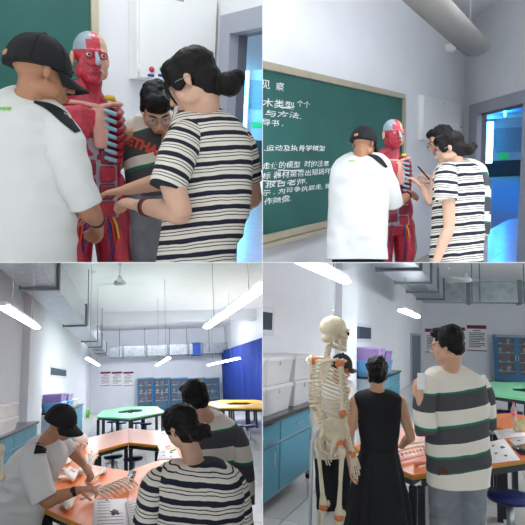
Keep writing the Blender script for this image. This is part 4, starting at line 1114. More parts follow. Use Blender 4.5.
    part('collarbone', MB().tube([V((.02, -.095, 1.425)), V((.07, -.085, 1.44)), V((.13, -.03, 1.445))], [.013, .011, .013], seg=8), m_pinkb, r)
    part('collarbone', MB().tube([V((.0, -.095, 1.425)), V((-.06, -.085, 1.435)), V((-.15, -.04, 1.44))], [.013, .011, .012], seg=8), m_pinkb, r)
    part('neck_nerve', MB().tube([V((.06, -.055, 1.47)), V((.085, -.045, 1.47)), V((.105, -.02, 1.46))], [.012, .015, .011], seg=8), m_yell, r)
    # ribs of the opened side with cartilage and muscle between
    for k in range(7):
        z = 1.405-.035*k; w = .125+.012*math.sin(k/6*math.pi)
        part('rib', MB().tube([V((.062, -.113, z-.006)), V((.098, -.092, z-.014)), V((w+.006, -.03, z+.004)), V((w, .04, z+.03))], [.0135, .0165, .0175, .015], seg=8), m_musc, r)
        part('rib_cartilage', MB().tube([V((.035, -.12, z+.005)), V((.055, -.122, z-.002)), V((.078, -.114, z-.008))], [.009, .0105, .0105], seg=8), m_cart, r)
    # belly muscle blocks
    for i, (x, w) in enumerate(((-.05, .062), (.046, .056))):
        for k in range(4):
            z = 1.235-.083*k+(-.03 if i else 0); y = -.1+.006*(k == 0)
            bm = bmesh.new(); bmesh.ops.create_cube(bm, size=1)
            for q_ in bm.verts: q_.co = V((x+q_.co.x*w*1.35, y+q_.co.y*.03, z+q_.co.z*.074))
            bmesh.ops.bevel(bm, geom=bm.edges[:], offset=.012, segments=3, affect='EDGES', profile=.5)
            part('belly_muscle', displace(MB().bm(bm, True), .002, 60), m_muscd if (i+k) % 2 else m_musc, r)
    part('flank_muscle', displace(remesh(MB().ell((-.125, -.05, 1.1), (.028, .05, .13)), .007, 1), .003, 50), m_musc2, r)
    part('flank_muscle', displace(remesh(MB().ell((.12, -.045, 1.03), (.03, .05, .1)), .007, 1), .003, 50), m_musc, r)
    # vessels at the groin, fascia on the thighs
    for k, (x, m) in enumerate(((.05, m_veinb), (.065, m_artr), (.085, m_yell), (-.06, m_veinb), (-.075, m_artr))):
        s = 1 if x > 0 else -1
        part('vessel', MB().tube([V((x*.6, -.095, .97)), V((x, -.108, .88)), V((x*1.25, -.105, .76)), V((x*1.1, -.09, .6))], [.006, .006, .005, .004], seg=7), m, r)
    for s in (-1, 1):
        part('thigh_fascia', MB().tube([V((s*.155, -.02, .9)), V((s*.175, -.035, .72)), V((s*.145, -.01, .5))], [(.02, .045), (.018, .05), (.014, .03)], seg=10, lat=(1, 0, 0)), m_tend, r)
        part('thigh_muscle', displace(remesh(MB().tube([V((s*.1, -.08, .86)), V((s*.11, -.1, .7)), V((s*.095, -.06, .52))], [.02, .045, .018]), .007, 2), .003, 60), m_musc2, r)
        part('knee_cap', MB().ell((s*.09, -.06, .47), (.03, .02, .035)), m_tend, r)
    # stand
    part('support_pole', MB().cyl((0, .1, .03), (0, .1, 1.0), .016), m_steel, r)
    part('base_plate', MB().bbox((-.22, -.2, -.0), (.22, .24, .03), .008), m_binw, r)
    return r
def upright(room, pxy, D, zloc, rz, scale=1.):
    """world matrix of a standing figure whose local point (0,0,zloc) shows at the pixel"""
    M = room.R.to_4x4() @ Matrix.Identity(4)
    x = room.R.transposed() @ V((1, 0, 0)); yaw = math.atan2(x.y, x.x)
    M = M @ Matrix.Rotation(yaw+rz, 4, 'Z') @ Matrix.Scale(scale, 4)
    M.translation = P(*pxy, D)-room.u*zloc*scale
    return M
mf = muscle_figure()
W = upright(TL, (90, 58), 2.5, 1.64, math.radians(32), 1.04); mf.matrix_world = W
def set_world(o, W, q):
    """move a finished thing and keep the books"""
    def rec(x, X):
        WM[x.name] = X.copy(); QD[x.name] = q
        for c in kids(x): rec(c, X @ c.matrix_basis)
    o.matrix_world = W; rec(o, W)
set_world(mf, W, TL.q); tag(mf, 'red muscle figure with face half skinned, close view between man and woman', 'anatomy model', 'muscle figures')
mf2 = copy_tree(mf, upright(TR, (392.5, 134), 4.3, 1.64, math.radians(13), 1.03), 'red muscle figure standing before the written chalkboard in the corner view', q=TR.q)
set_world(mf2, upright(TR, (392.5, 134), 4.3, 1.64, math.radians(13), 1.03), TR.q)

# ------------------------------------------------------------------ bones
def long_bone(mb, a, b, r, head=1.7, n=6):
    a, b = V(a), V(b); L = [(0., head*1.05), (.05, head), (.14, 1.05), (.5, .8), (.86, 1.05), (.95, head), (1., head*.95)]
    mb.tube([a.lerp(b, t) for t, _ in L], [r*k for _, k in L], seg=10)
    d = (b-a).normalized(); s = d.orthogonal().normalized()
    for e in (-1, 1): mb.ell(b+s*r*e*.8, (r*1.15,)*3, seg=8, rings=6)
    return mb
def skull_parts(parent, c, Rm, k=1., m=None, fn=None):
    """skull with eye sockets, nose hole, teeth and jaw; frame X right, Y forward, Z up"""
    m = m or m_bone; T = lambda x, y, z: V(c)+Rm @ (V((x, y, z))*k); pt = fn or (lambda n, b, mm: part(n, b, mm, parent))
    b = MB().ell(T(0, -.015, .035), (.072*k, .092*k, .076*k), Rm).ell(T(0, .035, -.02), (.055*k, .05*k, .05*k), Rm).ell(T(0, .055, -.05), (.032*k, .034*k, .03*k), Rm).ell(T(0, -.05, -.03), (.05*k, .045*k, .035*k), Rm)
    for x in (-1, 1):
        b.tube([T(x*.04, .065, -.02), T(x*.062, .04, -.022), T(x*.07, .0, -.012)], [.012*k, .008*k, .008*k], seg=8)
        b.tube([T(x*.012, .085, .018), T(x*.035, .083, .024), T(x*.055, .065, .012)], [.008*k]*3, seg=8)
    cr = pt('cranium', remesh(b, .006*k, 2), m)
    for x in (-1, 1): pt('eye_socket', MB().ell(T(x*.03, .077, .0), (.018*k, .008*k, .016*k), Rm, seg=12, rings=8), m_sock)
    pt('nose_opening', MB().ell(T(0, .086, -.03), (.01*k, .006*k, .014*k), Rm, seg=10, rings=8), m_sock)
    j = MB().tube([T(-.055, -.0, -.04), T(-.052, .015, -.085), T(-.03, .06, -.1), T(0, .078, -.102), T(.03, .06, -.1), T(.052, .015, -.085), T(.055, 0, -.04)], [.009*k, .012*k, .013*k, .014*k, .013*k, .012*k, .009*k], seg=8)
    pt('jaw', j, m)
    t = MB()
    for i in range(9):
        a = math.radians(-70+140*i/8)
        for z in (-.072, -.083): t.ell(T(.034*math.sin(a), .045+.036*math.cos(a), z), (.0042*k, .0042*k, .0065*k), Rm, seg=6, rings=5)
    o = pt('teeth', t, m_bonew); o['kind'] = 'stuff'
m_sock = mat('socket_dark', '3a2c22', .8, var=.1)
def skeleton():
    r = root('skeleton_model', (0, 0, 0), q=BR.q)
    skull_parts(r, (0, -.03, 1.6), frame_of((0, -1, 0)), 1.06)
    part('hook', MB().tube([V((0, -.02, 1.71)), V((0, -.02, 1.75)), V((.015, -.02, 1.765)), V((.015, -.02, 1.745))], .005, seg=6), m_steel, r)
    sp = cat([(0, .0, 1.52), (0, .012, 1.46), (0, .04, 1.38), (0, .075, 1.25), (0, .06, 1.12), (0, .03, 1.02), (0, .035, .96)], 4)
    for i, p in enumerate(sp[:-1]):
        p = V(p); s = .6+.5*i/len(sp); b = MB().ell(p, (.021*s, .018*s, .012)).tube([p+V((0, .012, 0)), p+V((0, .045*s+.01, -.012))], [.007, .006], seg=6)
        for x in (-1, 1): b.tube([p, p+V((x*.036*s, .014, .002))], [.008, .006], seg=6)
        v_ = part('vertebra', remesh(b, .006, 1), m_bone, r)
        if i % 1 == 0 and i < len(sp)-2: part('disc', MB().lathe(p.lerp(V(sp[i+1]), .5), [(.017*s, -.004), (.019*s, 0), (.017*s, .004)], seg=10), m_bonew, v_)
    part('sternum', MB().tube([V((0, -.075, 1.4)), V((0, -.1, 1.32)), V((0, -.115, 1.22))], [(.026, .009), (.018, .008), (.012, .007)], seg=8, lat=(1, 0, 0)), m_bone, r)
    for k in range(12):
        z = 1.415-.027*k; t = k/11; w = .07+.07*math.sin(min(1, t*1.5)*math.pi/2)-.02*max(0, t-.7); yb = .055+.022*math.sin(t*2.5); L = 1 if k < 10 else .55
        for x in (-1, 1):
            pts = [(x*.02, yb, z), (x*w*.75, yb+.03, z-.012), (x*w*1.05, .01, z-.05), (x*w*.9, -.06-.02*t, z-.085)]
            if L == 1: pts.append((x*.045, -.098-.015*t, z-.095+.02*(t > .6)))
            else: pts = pts[:3]
            part('rib', MB().tube([V(q_[:3]) for q_ in cat(pts, 4)], [(.0075, .004)]*(4*(len(pts)-1)+1), seg=7, lat=(0, 0, 1)), m_bone, r)
            if L == 1: part('rib_cartilage', MB().tube([V(pts[-1]), V((x*.014, -.088-.018*min(t, .7), max(1.2, z-.075+.05*t)))], [.006, .005], seg=6), m_bonew, r)
    for x in (-1, 1):
        part('collarbone', MB().tube([V((x*.015, -.075, 1.405)), V((x*.08, -.07, 1.42)), V((x*.17, .01, 1.43))], [.01, .008, .01], seg=8), m_bone, r)
        sb = MB().prism([(0, .0), (.085, .03), (.1, .0), (.055, -.12), (.03, -.155), (.0, -.1)], -.004, .004)
        Mx = Matrix.Translation((x*.065, .112, 1.42)) @ Matrix.Rotation(-x*.35, 4, 'Z') @ Matrix.Rotation(math.pi/2, 4, 'X') @ Matrix.Scale(x, 4, (1, 0, 0)); sb.xf(Mx)
        sc_ = part('scapula', remesh(sb, .0055, 1), m_bone, r); part('scapular_spine', MB().tube([V((x*.075, .13, 1.385)), V((x*.12, .125, 1.41)), V((x*.175, .05, 1.435))], [.006, .008, .011], seg=7), m_bone, sc_)
        part('shoulder_ligament', MB().ell((x*.175, .03, 1.405), (.03, .03, .032)), m_ligo, r)
        S, E, Wr = V((x*.18, .03, 1.395)), V((x*.19, .015, 1.1)), V((x*.195, -.05, .875))
        part('humerus', long_bone(MB(), S, E, .0125, 1.7), m_bone, r)
        part('elbow_ligament', MB().ell(E, (.027, .025, .032)), m_ligo, r)
        part('radius', long_bone(MB(), E+V((x*.012, -.01, -.02)), Wr+V((x*.014, 0, 0)), .0075, 1.5), m_bone, r); part('ulna', long_bone(MB(), E+V((-x*.012, .0, -.02)), Wr+V((-x*.014, 0, 0)), .0075, 1.4), m_bone, r)
        part('wrist_ligament', MB().ell(Wr+V((0, -.008, -.02)), (.03, .02, .028)), m_ligo, r)
        d = V((0, -.3, -.95)).normalized()
        for i in range(5):
            o = V((0, 1, -.2)).normalized()*(-.03+.015*i); L_ = (.05, .07, .08, .075, .055)[i]
            p = Wr+d*.03+o*.6; fp = (d+o*5).normalized(); a = p
            for j, s in enumerate((.75, .5, .35, .27)):
                b_ = a+(fp+V((-x*.12*j, 0, 0))).normalized()*L_*s
                part('finger_bone', MB().tube([a, a.lerp(b_, .1), a.lerp(b_, .5), a.lerp(b_, .9), b_], [.006, .0066, .0042, .006, .0055], seg=7), m_bone, r); a = b_+d*.003
        # pelvis half
        pv = []
        n = 10
        b = MB()
        il = [(.03, .05, .97), (.06, .075, 1.03), (.11, .045, 1.06), (.145, -.02, 1.045), (.135, -.065, .99), (.1, -.05, .93), (.075, -.0, .9)]
        c0 = V((x*.09, .01, .97))
        for i in range(len(il)):
            p0 = V((x*il[i][0], il[i][1], il[i][2])); p1 = V((x*il[(i+1) % 7][0], il[(i+1) % 7][1], il[(i+1) % 7][2]))
            b.tube([p0, p1], [.012, .012], seg=8); b.tube([p0, c0], [.011, .008], seg=8); b.tube([p0.lerp(p1, .5), c0], [.011, .008], seg=8)
        b.tube([V((x*.09, -.02, .9)), V((x*.05, -.07, .875)), V((x*.012, -.085, .87))], [.02, .013, .015], seg=8); b.tube([V((x*.085, .01, .89)), V((x*.065, .02, .82)), V((x*.05, -.02, .8)), V((x*.02, -.075, .85))], [.02, .015, .014, .01], seg=8)
        b.ell((x*.105, -.01, .9), (.03, .03, .03))
        part('hip_bone', remesh(b, .007, 2), m_bone, r)
        part('hip_ligament', MB().ell((x*.125, -.012, .895), (.028, .03, .03)), m_ligo, r)
        H, K, A = V((x*.13, -.01, .895)), V((x*.1, -.02, .47)), V((x*.085, .02, .085))
        part('femur', long_bone(MB().tube([H, V((x*.165, 0, .86))], [.02, .016], seg=8), V((x*.165, 0, .865)), K, .0155, 1.7), m_bone, r)
        part('knee_ligament', MB().ell(K+V((0, .0, -.02)), (.034, .03, .028)), m_ligo, r); part('kneecap', MB().ell(K+V((0, -.035, 0)), (.02, .012, .022)), m_bone, r)
        part('tibia', long_bone(MB(), K+V((0, 0, -.03)), A, .0135, 1.8), m_bone, r); part('fibula', long_bone(MB(), K+V((x*.032, .012, -.05)), A+V((x*.025, .01, 0)), .006, 1.5), m_bone, r)
        part('ankle_ligament', MB().ell(A+V((0, -.01, -.03)), (.028, .035, .025)), m_ligo, r)
        part('heel_bone', MB().ell(A+V((0, .035, -.05)), (.022, .04, .028)), m_bone, r)
        for i in range(5): part('foot_bone', MB().tube([A+V((-.02+.011*i, -.04, -.045)), A+V((-.03+.017*i, -.12, -.065)), A+V((-.032+.018*i, -.165, -.07))], [.009, .006, .005], seg=6), m_bone, r)
    part('sacrum', remesh(MB().tube([V((0, .05, .99)), V((0, .075, .93)), V((0, .06, .86))], [(.05, .02), (.036, .016), (.012, .01)], seg=10, lat=(1, 0, 0)), .007, 1), m_bone, r)
    part('support_pole', MB().tube([V((0, .13, .02)), V((0, .13, .9)), V((0, .09, .96))], .011, seg=10), m_steel, r)
    part('base', MB().bbox((-.25, -.22, -.0), (.25, .28, .03), .01), m_black, r)
    return r
sk = skeleton()
tag(sk, 'life-size ivory skeleton hanging on a steel stand beside the woman in black', 'skeleton model')
set_world(sk, upright(BR, (331, 333), 3.55, 1.6, math.radians(112), 1.0), BR.q)
# ================================================================== PEOPLE, upper left
q = TL.q
# man in white tee and cap
f = Fig(P(10, 330, 1.9), q, 'man in white tee and black cap seen from behind, closest to the muscle figure', m_skin2, 1.06)
f.head(P(42, 72, 1.88), (.7, .68, -.1), (.05, -.1, 1), neck=P(22, 112, 1.92), eyes=True)
limb(f.body, [P(12, 118, 1.93), P(10, 190, 1.95), P(8, 300, 1.95)], [.08, .1, .1])
limb(f.body, [P(15, 124, 1.95), P(55, 130, 1.92)], [.05, .04])
E, W = P(86, 206, 1.93), P(98, 222, 2.12)
arm(f.body, P(56, 136, 1.9), E, W, 1.05, mid=P(70, 168, 1.87)); hand(f.body, W, (-.25, .75, -.35), (-.6, .1, -.5), .9, 1)
f.done(); f.cap(-.05)
f.watch(W, E)
g = garment([(4, 46, 92, 1.95), (-14, 55, 100, 1.94), (-38, 66, 112, 1.93), (-55, 74, 130, 1.92), (-58, 72, 165, 1.92), (-58, 69, 205, 1.92), (-58, 70, 240, 1.92), (-58, 70, 290, 1.92)], ratio=.6)
sh = f.cloth('shirt', g, m_teew, .015, 9, (1, 1, .8), seed=3)
sl = sleeve([P(50, 122, 1.9), P(62, 138, 1.86), P(71, 168, 1.86), P(86, 205, 1.92)], [.06, .07, .064, .06])
so = f.cloth('sleeve', sl, m_teew, .006, 12, parent=sh, seed=5)
def px_of(p): return (CC+F*p.x/p.y, CC-F*p.z/p.y)
def in_poly(x, y, poly):
    c = False; n = len(poly)
    for i in range(n):
        (x1, y1), (x2, y2) = poly[i], poly[(i+1) % n]
        if (y1 > y) != (y2 > y) and x < (x2-x1)*(y-y1)/(y2-y1)+x1: c = not c
    return c
def shoulder_panel(f, srcs, o, A, B, n=40, w=10, off=.004):
    """dark inset panel between two seam lines, laid on the shirt's surface"""
    b = MB(); vs = []; fs = []
    for g_ in srcs: b._join(g_)
    bv = BVHTree.FromPolygons(b.v, b.f)
    ca, cb = cat(A, n//(len(A)-1)), cat(B, n//(len(B)-1)); N = min(len(ca), len(cb)); last = None
    for i in range(N):
        for k in range(w+1):
            t = ca[int(i*(len(ca)-1)/(N-1))]*(1-k/w)+cb[int(i*(len(cb)-1)/(N-1))]*k/w; d = ray(*t).normalized(); h = bv.ray_cast(V((0, 0, 0)), d)
            if h[0] is not None: last = h[0].length
            vs.append((i, k, d*((last or 1)-off), h[0] is not None))
    for i in range(N-1):
        for k in range(w):
            q_ = (i*(w+1)+k, i*(w+1)+k+1, (i+1)*(w+1)+k+1, (i+1)*(w+1)+k)
            if all(vs[m_][3] for m_ in q_) and max(vs[m_][2].length for m_ in q_)-min(vs[m_][2].length for m_ in q_) < .05: fs.append(q_)
    r = MB(); r.add([v_[2] for v_ in vs], fs, True)
    return obj('shoulder_panel', r, m_blackcloth, o)
shoulder_panel(f, [g, sl], sh, [(34, 100.5), (50, 103), (66, 112), (81, 131)], [(34, 103), (46, 109), (60, 121), (75, 133)])
def surface_print(f, txt, size, src, px, py, Dn, m, parent, right=(1, 0, 0), up=(0, 0, 1), name='print', off=.004, bold=.01):
    bv = BVHTree.FromPolygons(src.v, src.f); tm = text_mesh(txt, size, bold)
    xs = [p.x for p in tm.v]; ys = [p.y for p in tm.v]; cx = (min(xs)+max(xs))/2; cy = (min(ys)+max(ys))/2
    out = []; r = V(right).normalized(); u = V(up).normalized(); c = P(px, py, Dn)
    for p in tm.v:
        t = c+r*(p.x-cx)+u*(p.y-cy); h = bv.ray_cast(V((0, 0, 0)), t.normalized())
        out.append(h[0]-t.normalized()*off if h[0] is not None else t)
    tm.v = out; return obj(name, tm, m, parent)
surface_print(f, 'www', .022, g, 4, 108.5, 1.8, m_lime, sh, name='lime_logo', bold=.001)

# woman in striped tee
f = Fig(P(205, 330, 2.1), q, 'woman with glasses and hair bun in navy striped tee, bracelets on her wrist', m_skin3, 1.0)
f.head(P(192, 82, 2.0), (-.8, .28, -.42), (-.12, -.1, 1), neck=P(203, 118, 2.06))
limb(f.body, [P(205, 125, 2.08), P(207, 190, 2.1), P(200, 300, 2.1)], [.07, .085, .085])
E, W = P(181, 212, 1.92), P(140, 206, 2.12)
arm(f.body, P(186, 142, 1.98), E, W, 1.06, mid=P(172, 178, 1.93)); hand(f.body, W, (-.85, .4, .25), (-.2, .4, -.6), .85, -1)
E2, W2 = P(253, 196, 2.2), P(236, 214, 2.4)
arm(f.body, P(240, 142, 2.1), E2, W2, .95); hand(f.body, W2, (-.8, .4, 0), (0, 0, -1), .5, 1)
f.done(); f.glasses()
f.hair(BUN+[('e', (0, -.125, -.085), (.052, .05, .046)), ('e', (.01, -.155, -.08), (.036, .036, .034)), ('t', [(-.05, .06, .07), (-.062, .085, .0), (-.06, .075, -.07)], [.012, .009, .004])], m_hairb, .0035)
ax = (W-E).normalized()
for k, mm in ((.045, m_black), (.06, mat('bracelet_red', '7a2a2e', .4, var=.1))):
    c = W-ax*k; ringp = [c+(ax.orthogonal().normalized()*math.cos(t*math.pi/9)+ax.cross(ax.orthogonal().normalized())*math.sin(t*math.pi/9))*.034 for t in range(19)]
    obj('bracelet', MB().tube(ringp, .0055, seg=6, round_ends=False), mm, f.root)
g = garment([(186, 220, 109, 2.07), (178, 230, 115, 2.06), (170, 243, 126, 2.06), (166, 251, 145, 2.06), (167, 252, 175, 2.06), (164, 249, 210, 2.06), (160, 241, 238, 2.06), (158, 235, 262, 2.06), (156, 233, 290, 2.06)], ratio=.58)
sh = f.cloth('shirt', g, m_stripes, .008, 10, seed=8, band=(P(205, 100, 2.06), (.1, 0, -1), .01, 1.3))
sl = sleeve([P(196, 128, 2.03), P(184, 142, 1.98), P(175, 165, 1.94), P(168, 189, 1.93)], [.05, .066, .068, .066])
f.cloth('sleeve', sl, m_stripes, .005, 12, parent=sh, seed=5, band=(P(190, 122, 1.98), P(166, 189, 1.93)-P(190, 122, 1.98), 0, 1.3))
sl = sleeve([P(232, 130, 2.1), P(242, 145, 2.12), P(248, 165, 2.15), P(251, 181, 2.18)], [.045, .055, .05, .046])
f.cloth('sleeve', sl, m_stripes, .004, 12, parent=sh, seed=6, band=(P(234, 122, 2.1), P(251, 181, 2.18)-P(234, 122, 2.1), 0, 1.3))
f.cloth('trousers', garment([(166, 228, 250, 2.08), (166, 226, 300, 2.08)], ratio=.7), m_trous, 0)

# person bowing between them, printed rugby shirt
f = Fig(P(152, 330, 2.75), q, 'dark-haired person bowing the head between figure and woman, shirt with red print', m_skin, 1.0)
f.head(P(157, 108, 2.6), (.22, -.5, -.82), (.15, -.8, .55), neck=P(160, 122, 2.75))
limb(f.body, [P(156, 132, 2.8), P(154, 170, 2.8), P(153, 188, 2.8)], [.065, .07, .065])
E, W = P(166, 180, 2.45), P(126, 190, 2.42)
arm(f.body, P(172, 138, 2.7), E, W, 1.); hand(f.body, W, (-.95, .15, -.12), (0, .2, -1), .25, -1)
arm(f.body, P(130, 135, 2.75), P(123, 158, 2.85), P(112, 172, 2.7), .9)
f.done(); f.glasses(); f.hair(SHORT+[('e', (0, .062, .062), (.062, .03, .04))], m_hair, .006)
g = garment([(148, 174, 114, 2.76), (135, 180, 119, 2.78), (128, 182, 130, 2.78), (125, 182, 150, 2.78), (126, 180, 180, 2.78), (128, 178, 197, 2.78)], ratio=.55)
m_rugby2 = stripe_mat('rugby_bands_front', [(0, CR), (.095, GN), (.105, GD), (.225, CR), (.275, GN), (.29, GD), (.36, CR), (.40, GN), (.41, GD)], None, .006)
sh = f.cloth('shirt', g, m_rugby2, .007, 10, seed=2, band=(P(150, 114, 2.78), (.25, 0, -1)))
sl = sleeve([P(172, 128, 2.75), P(180, 145, 2.7), P(178, 170, 2.55), P(164, 181, 2.46)], [.055, .062, .058, .055])
f.cloth('sleeve', sl, m_rugby2, .005, 12, parent=sh, seed=6, band=(P(172, 128, 2.75), (0, 0, -1), .05))
f.cloth('sleeve', sleeve([P(138, 124, 2.78), P(130, 132, 2.78), P(126, 148, 2.8), P(124, 158, 2.83)], [.05, .055, .05, .048]), m_rugby2, .003, parent=sh, band=(P(138, 122, 2.78), (0, 0, -1)))
surface_print(f, 'ETHAN', .062, g, 147, 147, 2.55, mat('red_print', 'd9503c', .7, var=.04), sh, right=(1, 0, -.38), up=(.38, 0, 1), name='red_lettering', bold=.0035)
jl = MB(); limb(jl, [P(140, 192, 2.78), P(141, 230, 2.8), P(142, 300, 2.8)], [.085, .075, .07], seg=18); limb(jl, [P(162, 192, 2.8), P(163, 230, 2.82), P(163, 300, 2.82)], [.085, .075, .07], seg=18)
f.cloth('trousers', remesh(jl, .012, 3), m_jeans, .006, 14)
# ================================================================== PEOPLE, upper right
q = TR.q
f = Fig(P(358, 330, 4.0), q, 'man in white tee and black cap seen full from behind before the written chalkboard', m_skin2, 1.03)
f.head(P(364, 143, 3.92), (.62, .75, -.15), (0, -.1, 1), neck=P(361, 164, 3.97))
limb(f.body, [P(360, 168, 3.98), P(358, 210, 4.0), P(358, 262, 4.0)], [.07, .095, .09])
E, W = P(393, 205, 4.0), P(409, 195, 4.2)
arm(f.body, P(380, 172, 3.95), E, W, 1.1); hand(f.body, W, (.7, .55, .1), (-.3, .6, -.5), .7, 1)
f.done(); f.cap(-.03); f.watch(W, E)
g = garment([(352, 374, 153.5, 3.98), (343, 384, 157.5, 3.97), (336, 391, 164.5, 3.96), (331, 391, 180, 3.96), (328, 387, 215, 3.96), (327, 386, 245, 3.96), (327, 386, 259, 3.96)], ratio=.6)
sh = f.cloth('shirt', g, m_teew, .015, 8, seed=13)
sl = sleeve([P(376, 170, 3.95), P(384, 178, 3.93), P(390, 192, 3.95), P(394, 205, 4.0)], [.06, .08, .075, .07])
so = f.cloth('sleeve', sl, m_teew, .005, 12, parent=sh, seed=5)
shoulder_panel(f, [g, sl], sh, [(366, 154), (375, 154.5), (382, 158.5), (388, 167)], [(366, 155), (372, 157.5), (379, 163), (385.5, 168)])
surface_print(f, 'www', .022, g, 352, 161, 3.8, m_lime, sh, name='lime_logo', bold=.001)
f.cloth('trousers', garment([(332, 384, 255, 4.0), (332, 382, 290, 4.0)], ratio=.6), m_trous, 0)

f = Fig(P(470, 330, 4.4), q, 'person half hidden behind the striped-tee woman, holding a pen', m_skin, 1.0)
f.head(P(441, 141, 4.25), (-.85, .05, -.4), (-.1, 0, 1), neck=P(452, 160, 4.3))
limb(f.body, [P(458, 168, 4.3), P(462, 200, 4.3), P(462, 262, 4.3)], [.06, .07, .07])
E, W = P(440, 198, 4.1), P(433, 184, 4.1)
arm(f.body, P(446, 172, 4.2), E, W, .95); hand(f.body, W, (-.6, .1, .75), (-.5, .6, -.3), .8, 1)
f.done(); f.glasses(); f.hair(SHORT, m_hair, .006)
g = garment([(446, 472, 160, 4.32), (438, 482, 165, 4.32), (434, 487, 175, 4.32), (434, 489, 200, 4.32), (436, 488, 236, 4.32)], ratio=.5)
sh = f.cloth('shirt', g, m_rugby, .007, 10, seed=2, band=(P(460, 158, 4.32), (0, 0, -1)))
f.cloth('sleeve', sleeve([P(444, 168, 4.25), P(440, 180, 4.2), P(441, 195, 4.12)], [.05, .058, .05]), m_rugby, .004, parent=sh, band=(P(444, 166, 4.2), (0, 0, -1), .08))
f.cloth('sleeve', sleeve([P(480, 170, 4.3), P(484, 190, 4.3), P(484, 222, 4.3)], [.05, .052, .05]), m_rugby, .004, parent=sh, band=(P(480, 160, 4.3), (0, 0, -1), .0))
f.cloth('trousers', garment([(440, 487, 230, 4.34), (442, 486, 290, 4.34)], ratio=.5), m_jeans, .004)
obj('pen', MB().tube([P(429, 179, 4.05), P(418.5, 167, 4.0), P(417.5, 166, 4.0)], [.007, .006, .002], seg=8), m_black, q=q, label='thin dark pen pointing at the muscle figure', cat='pen')

f = Fig(P(456, 330, 3.95), q, 'woman with hair bun in navy striped tee, one arm hanging, beside the doorway', m_skin3, 1.0)
f.head(P(449, 148, 3.9), (-.82, .42, -.3), (-.08, -.1, 1), neck=P(456, 165, 3.93))
limb(f.body, [P(456, 170, 3.95), P(457, 210, 3.95), P(456, 262, 3.95)], [.06, .075, .075])
E, W = P(449, 227, 3.75), P(436, 262, 3.7)
arm(f.body, P(448, 176, 3.82), E, W, 1.); hand(f.body, W, (-.2, .1, -1), (0, 1, 0), .3, 1)
E, W = P(432, 202, 4.0), P(422, 186, 4.1)
arm(f.body, P(438, 176, 3.98), E, W, .9); hand(f.body, W, (-.6, .3, .65), (-.6, .5, -.3), .6, -1)
f.done(); f.glasses()
f.hair(BUN+[('e', (0, -.125, -.065), (.048, .046, .044)), ('e', (.015, -.155, -.055), (.034, .034, .032)), ('t', [(0, -.15, -.07), (0, -.19, -.06)], [.02, .004])], m_hairb, .004)
g = garment([(447, 468, 160, 3.94), (440, 475, 164, 3.94), (434, 480, 173, 3.94), (433, 482, 190, 3.94), (433, 483, 215, 3.94), (431, 483, 240, 3.94), (429, 481, 280, 3.94)], ratio=.58)
sh = f.cloth('shirt', g, m_stripes, .008, 10, seed=8, band=(P(455, 158, 3.94), (.1, 0, -1)))
f.cloth('sleeve', sleeve([P(450, 168, 3.9), P(446, 176, 3.82), P(446, 188, 3.78), P(447, 200, 3.77)], [.055, .075, .078, .075]), m_stripes, .005, 12, parent=sh, band=(P(448, 164, 3.8), (-.1, 0, -1)))

# ================================================================== PEOPLE, lower left
q = BL.q
f = Fig(P(15, 560, 3.8), q, 'man in white tee and black cap bending over the bones on the orange table', m_skin2, 1.04)
f.head(P(62, 422, 3.72), (.86, -.12, -.4), (.3, -.1, 1), neck=P(46, 443, 3.75))
limb(f.body, [P(42, 450, 3.78), P(28, 480, 3.8), P(15, 540, 3.85)], [.08, .1, .09])
E, W = P(46, 501, 3.5), P(79, 490, 3.55)
arm(f.body, P(36, 462, 3.6), E, W, 1.1); hand(f.body, W, (.9, .1, .05), (.1, .1, -1), .8, -1)
f.watch(W, E)
E, W = P(72, 451, 3.95), P(83, 464, 3.9)
arm(f.body, P(55, 452, 3.9), E, W, 1.05); hand(f.body, W, (.55, -.2, -.6), (-.4, .1, -.6), .6, 1)
f.done(); f.cap(-.02)
g = garment([(38, 58, 435, 3.76), (28, 62, 442, 3.76), (15, 66, 453, 3.76), (5, 62, 468, 3.77), (-2, 54, 488, 3.78), (-6, 47, 508, 3.8), (-8, 44, 545, 3.82)], ratio=.6)
sh = f.cloth('shirt', g, m_teew, .015, 8, seed=23)
sl = sleeve([P(36, 450, 3.65), P(33, 464, 3.58), P(38, 482, 3.53), P(45, 499, 3.5)], [.07, .092, .09, .078])
so = f.cloth('sleeve', sl, m_teew, .007, 11, parent=sh, seed=7)
f.cloth('sleeve', sleeve([P(56, 446, 3.88), P(63, 446, 3.92), P(69, 450, 3.95)], [.06, .065, .062]), m_teew, .004, parent=sh)
shoulder_panel(f, [g, sl], sh, [(40, 441), (43, 443), (46, 448), (48, 453)], [(36, 443), (35.5, 446), (34.5, 450), (33.5, 454)])
f.cloth('trousers', garment([(0, 50, 508, 3.82), (2, 54, 560, 3.84)], ratio=.6), m_trous, 0)

f = Fig(P(222, 600, 3.5), q, 'short-haired person in banded shirt beyond the bun-haired woman, seen from behind', m_skin, 1.02)
f.head(P(195, 399, 3.42), (-.55, .8, -.4), (-.15, .05, 1), neck=P(206, 417, 3.46))
limb(f.body, [P(210, 425, 3.5), P(217, 470, 3.55), P(218, 540, 3.55)], [.065, .085, .08]); f.done()
f.hair(SHORT, m_hair, .006)
g = garment([(196, 222, 414, 3.5), (190, 230, 420, 3.5), (186, 240, 432, 3.5), (186, 244, 455, 3.5), (189, 247, 490, 3.52), (190, 249, 550, 3.52)], ratio=.58)
sh = f.cloth('shirt', g, m_rugby, .008, 10, seed=4, band=(P(214, 411, 3.4), (.12, 0, -1)))
f.cloth('sleeve', sleeve([P(234, 432, 3.5), P(241, 450, 3.45), P(245, 480, 3.4), P(246, 505, 3.35)], [.06, .065, .06, .055]), m_rugby, .004, parent=sh, band=(P(234, 424, 3.4), (0, 0, -1), .09))

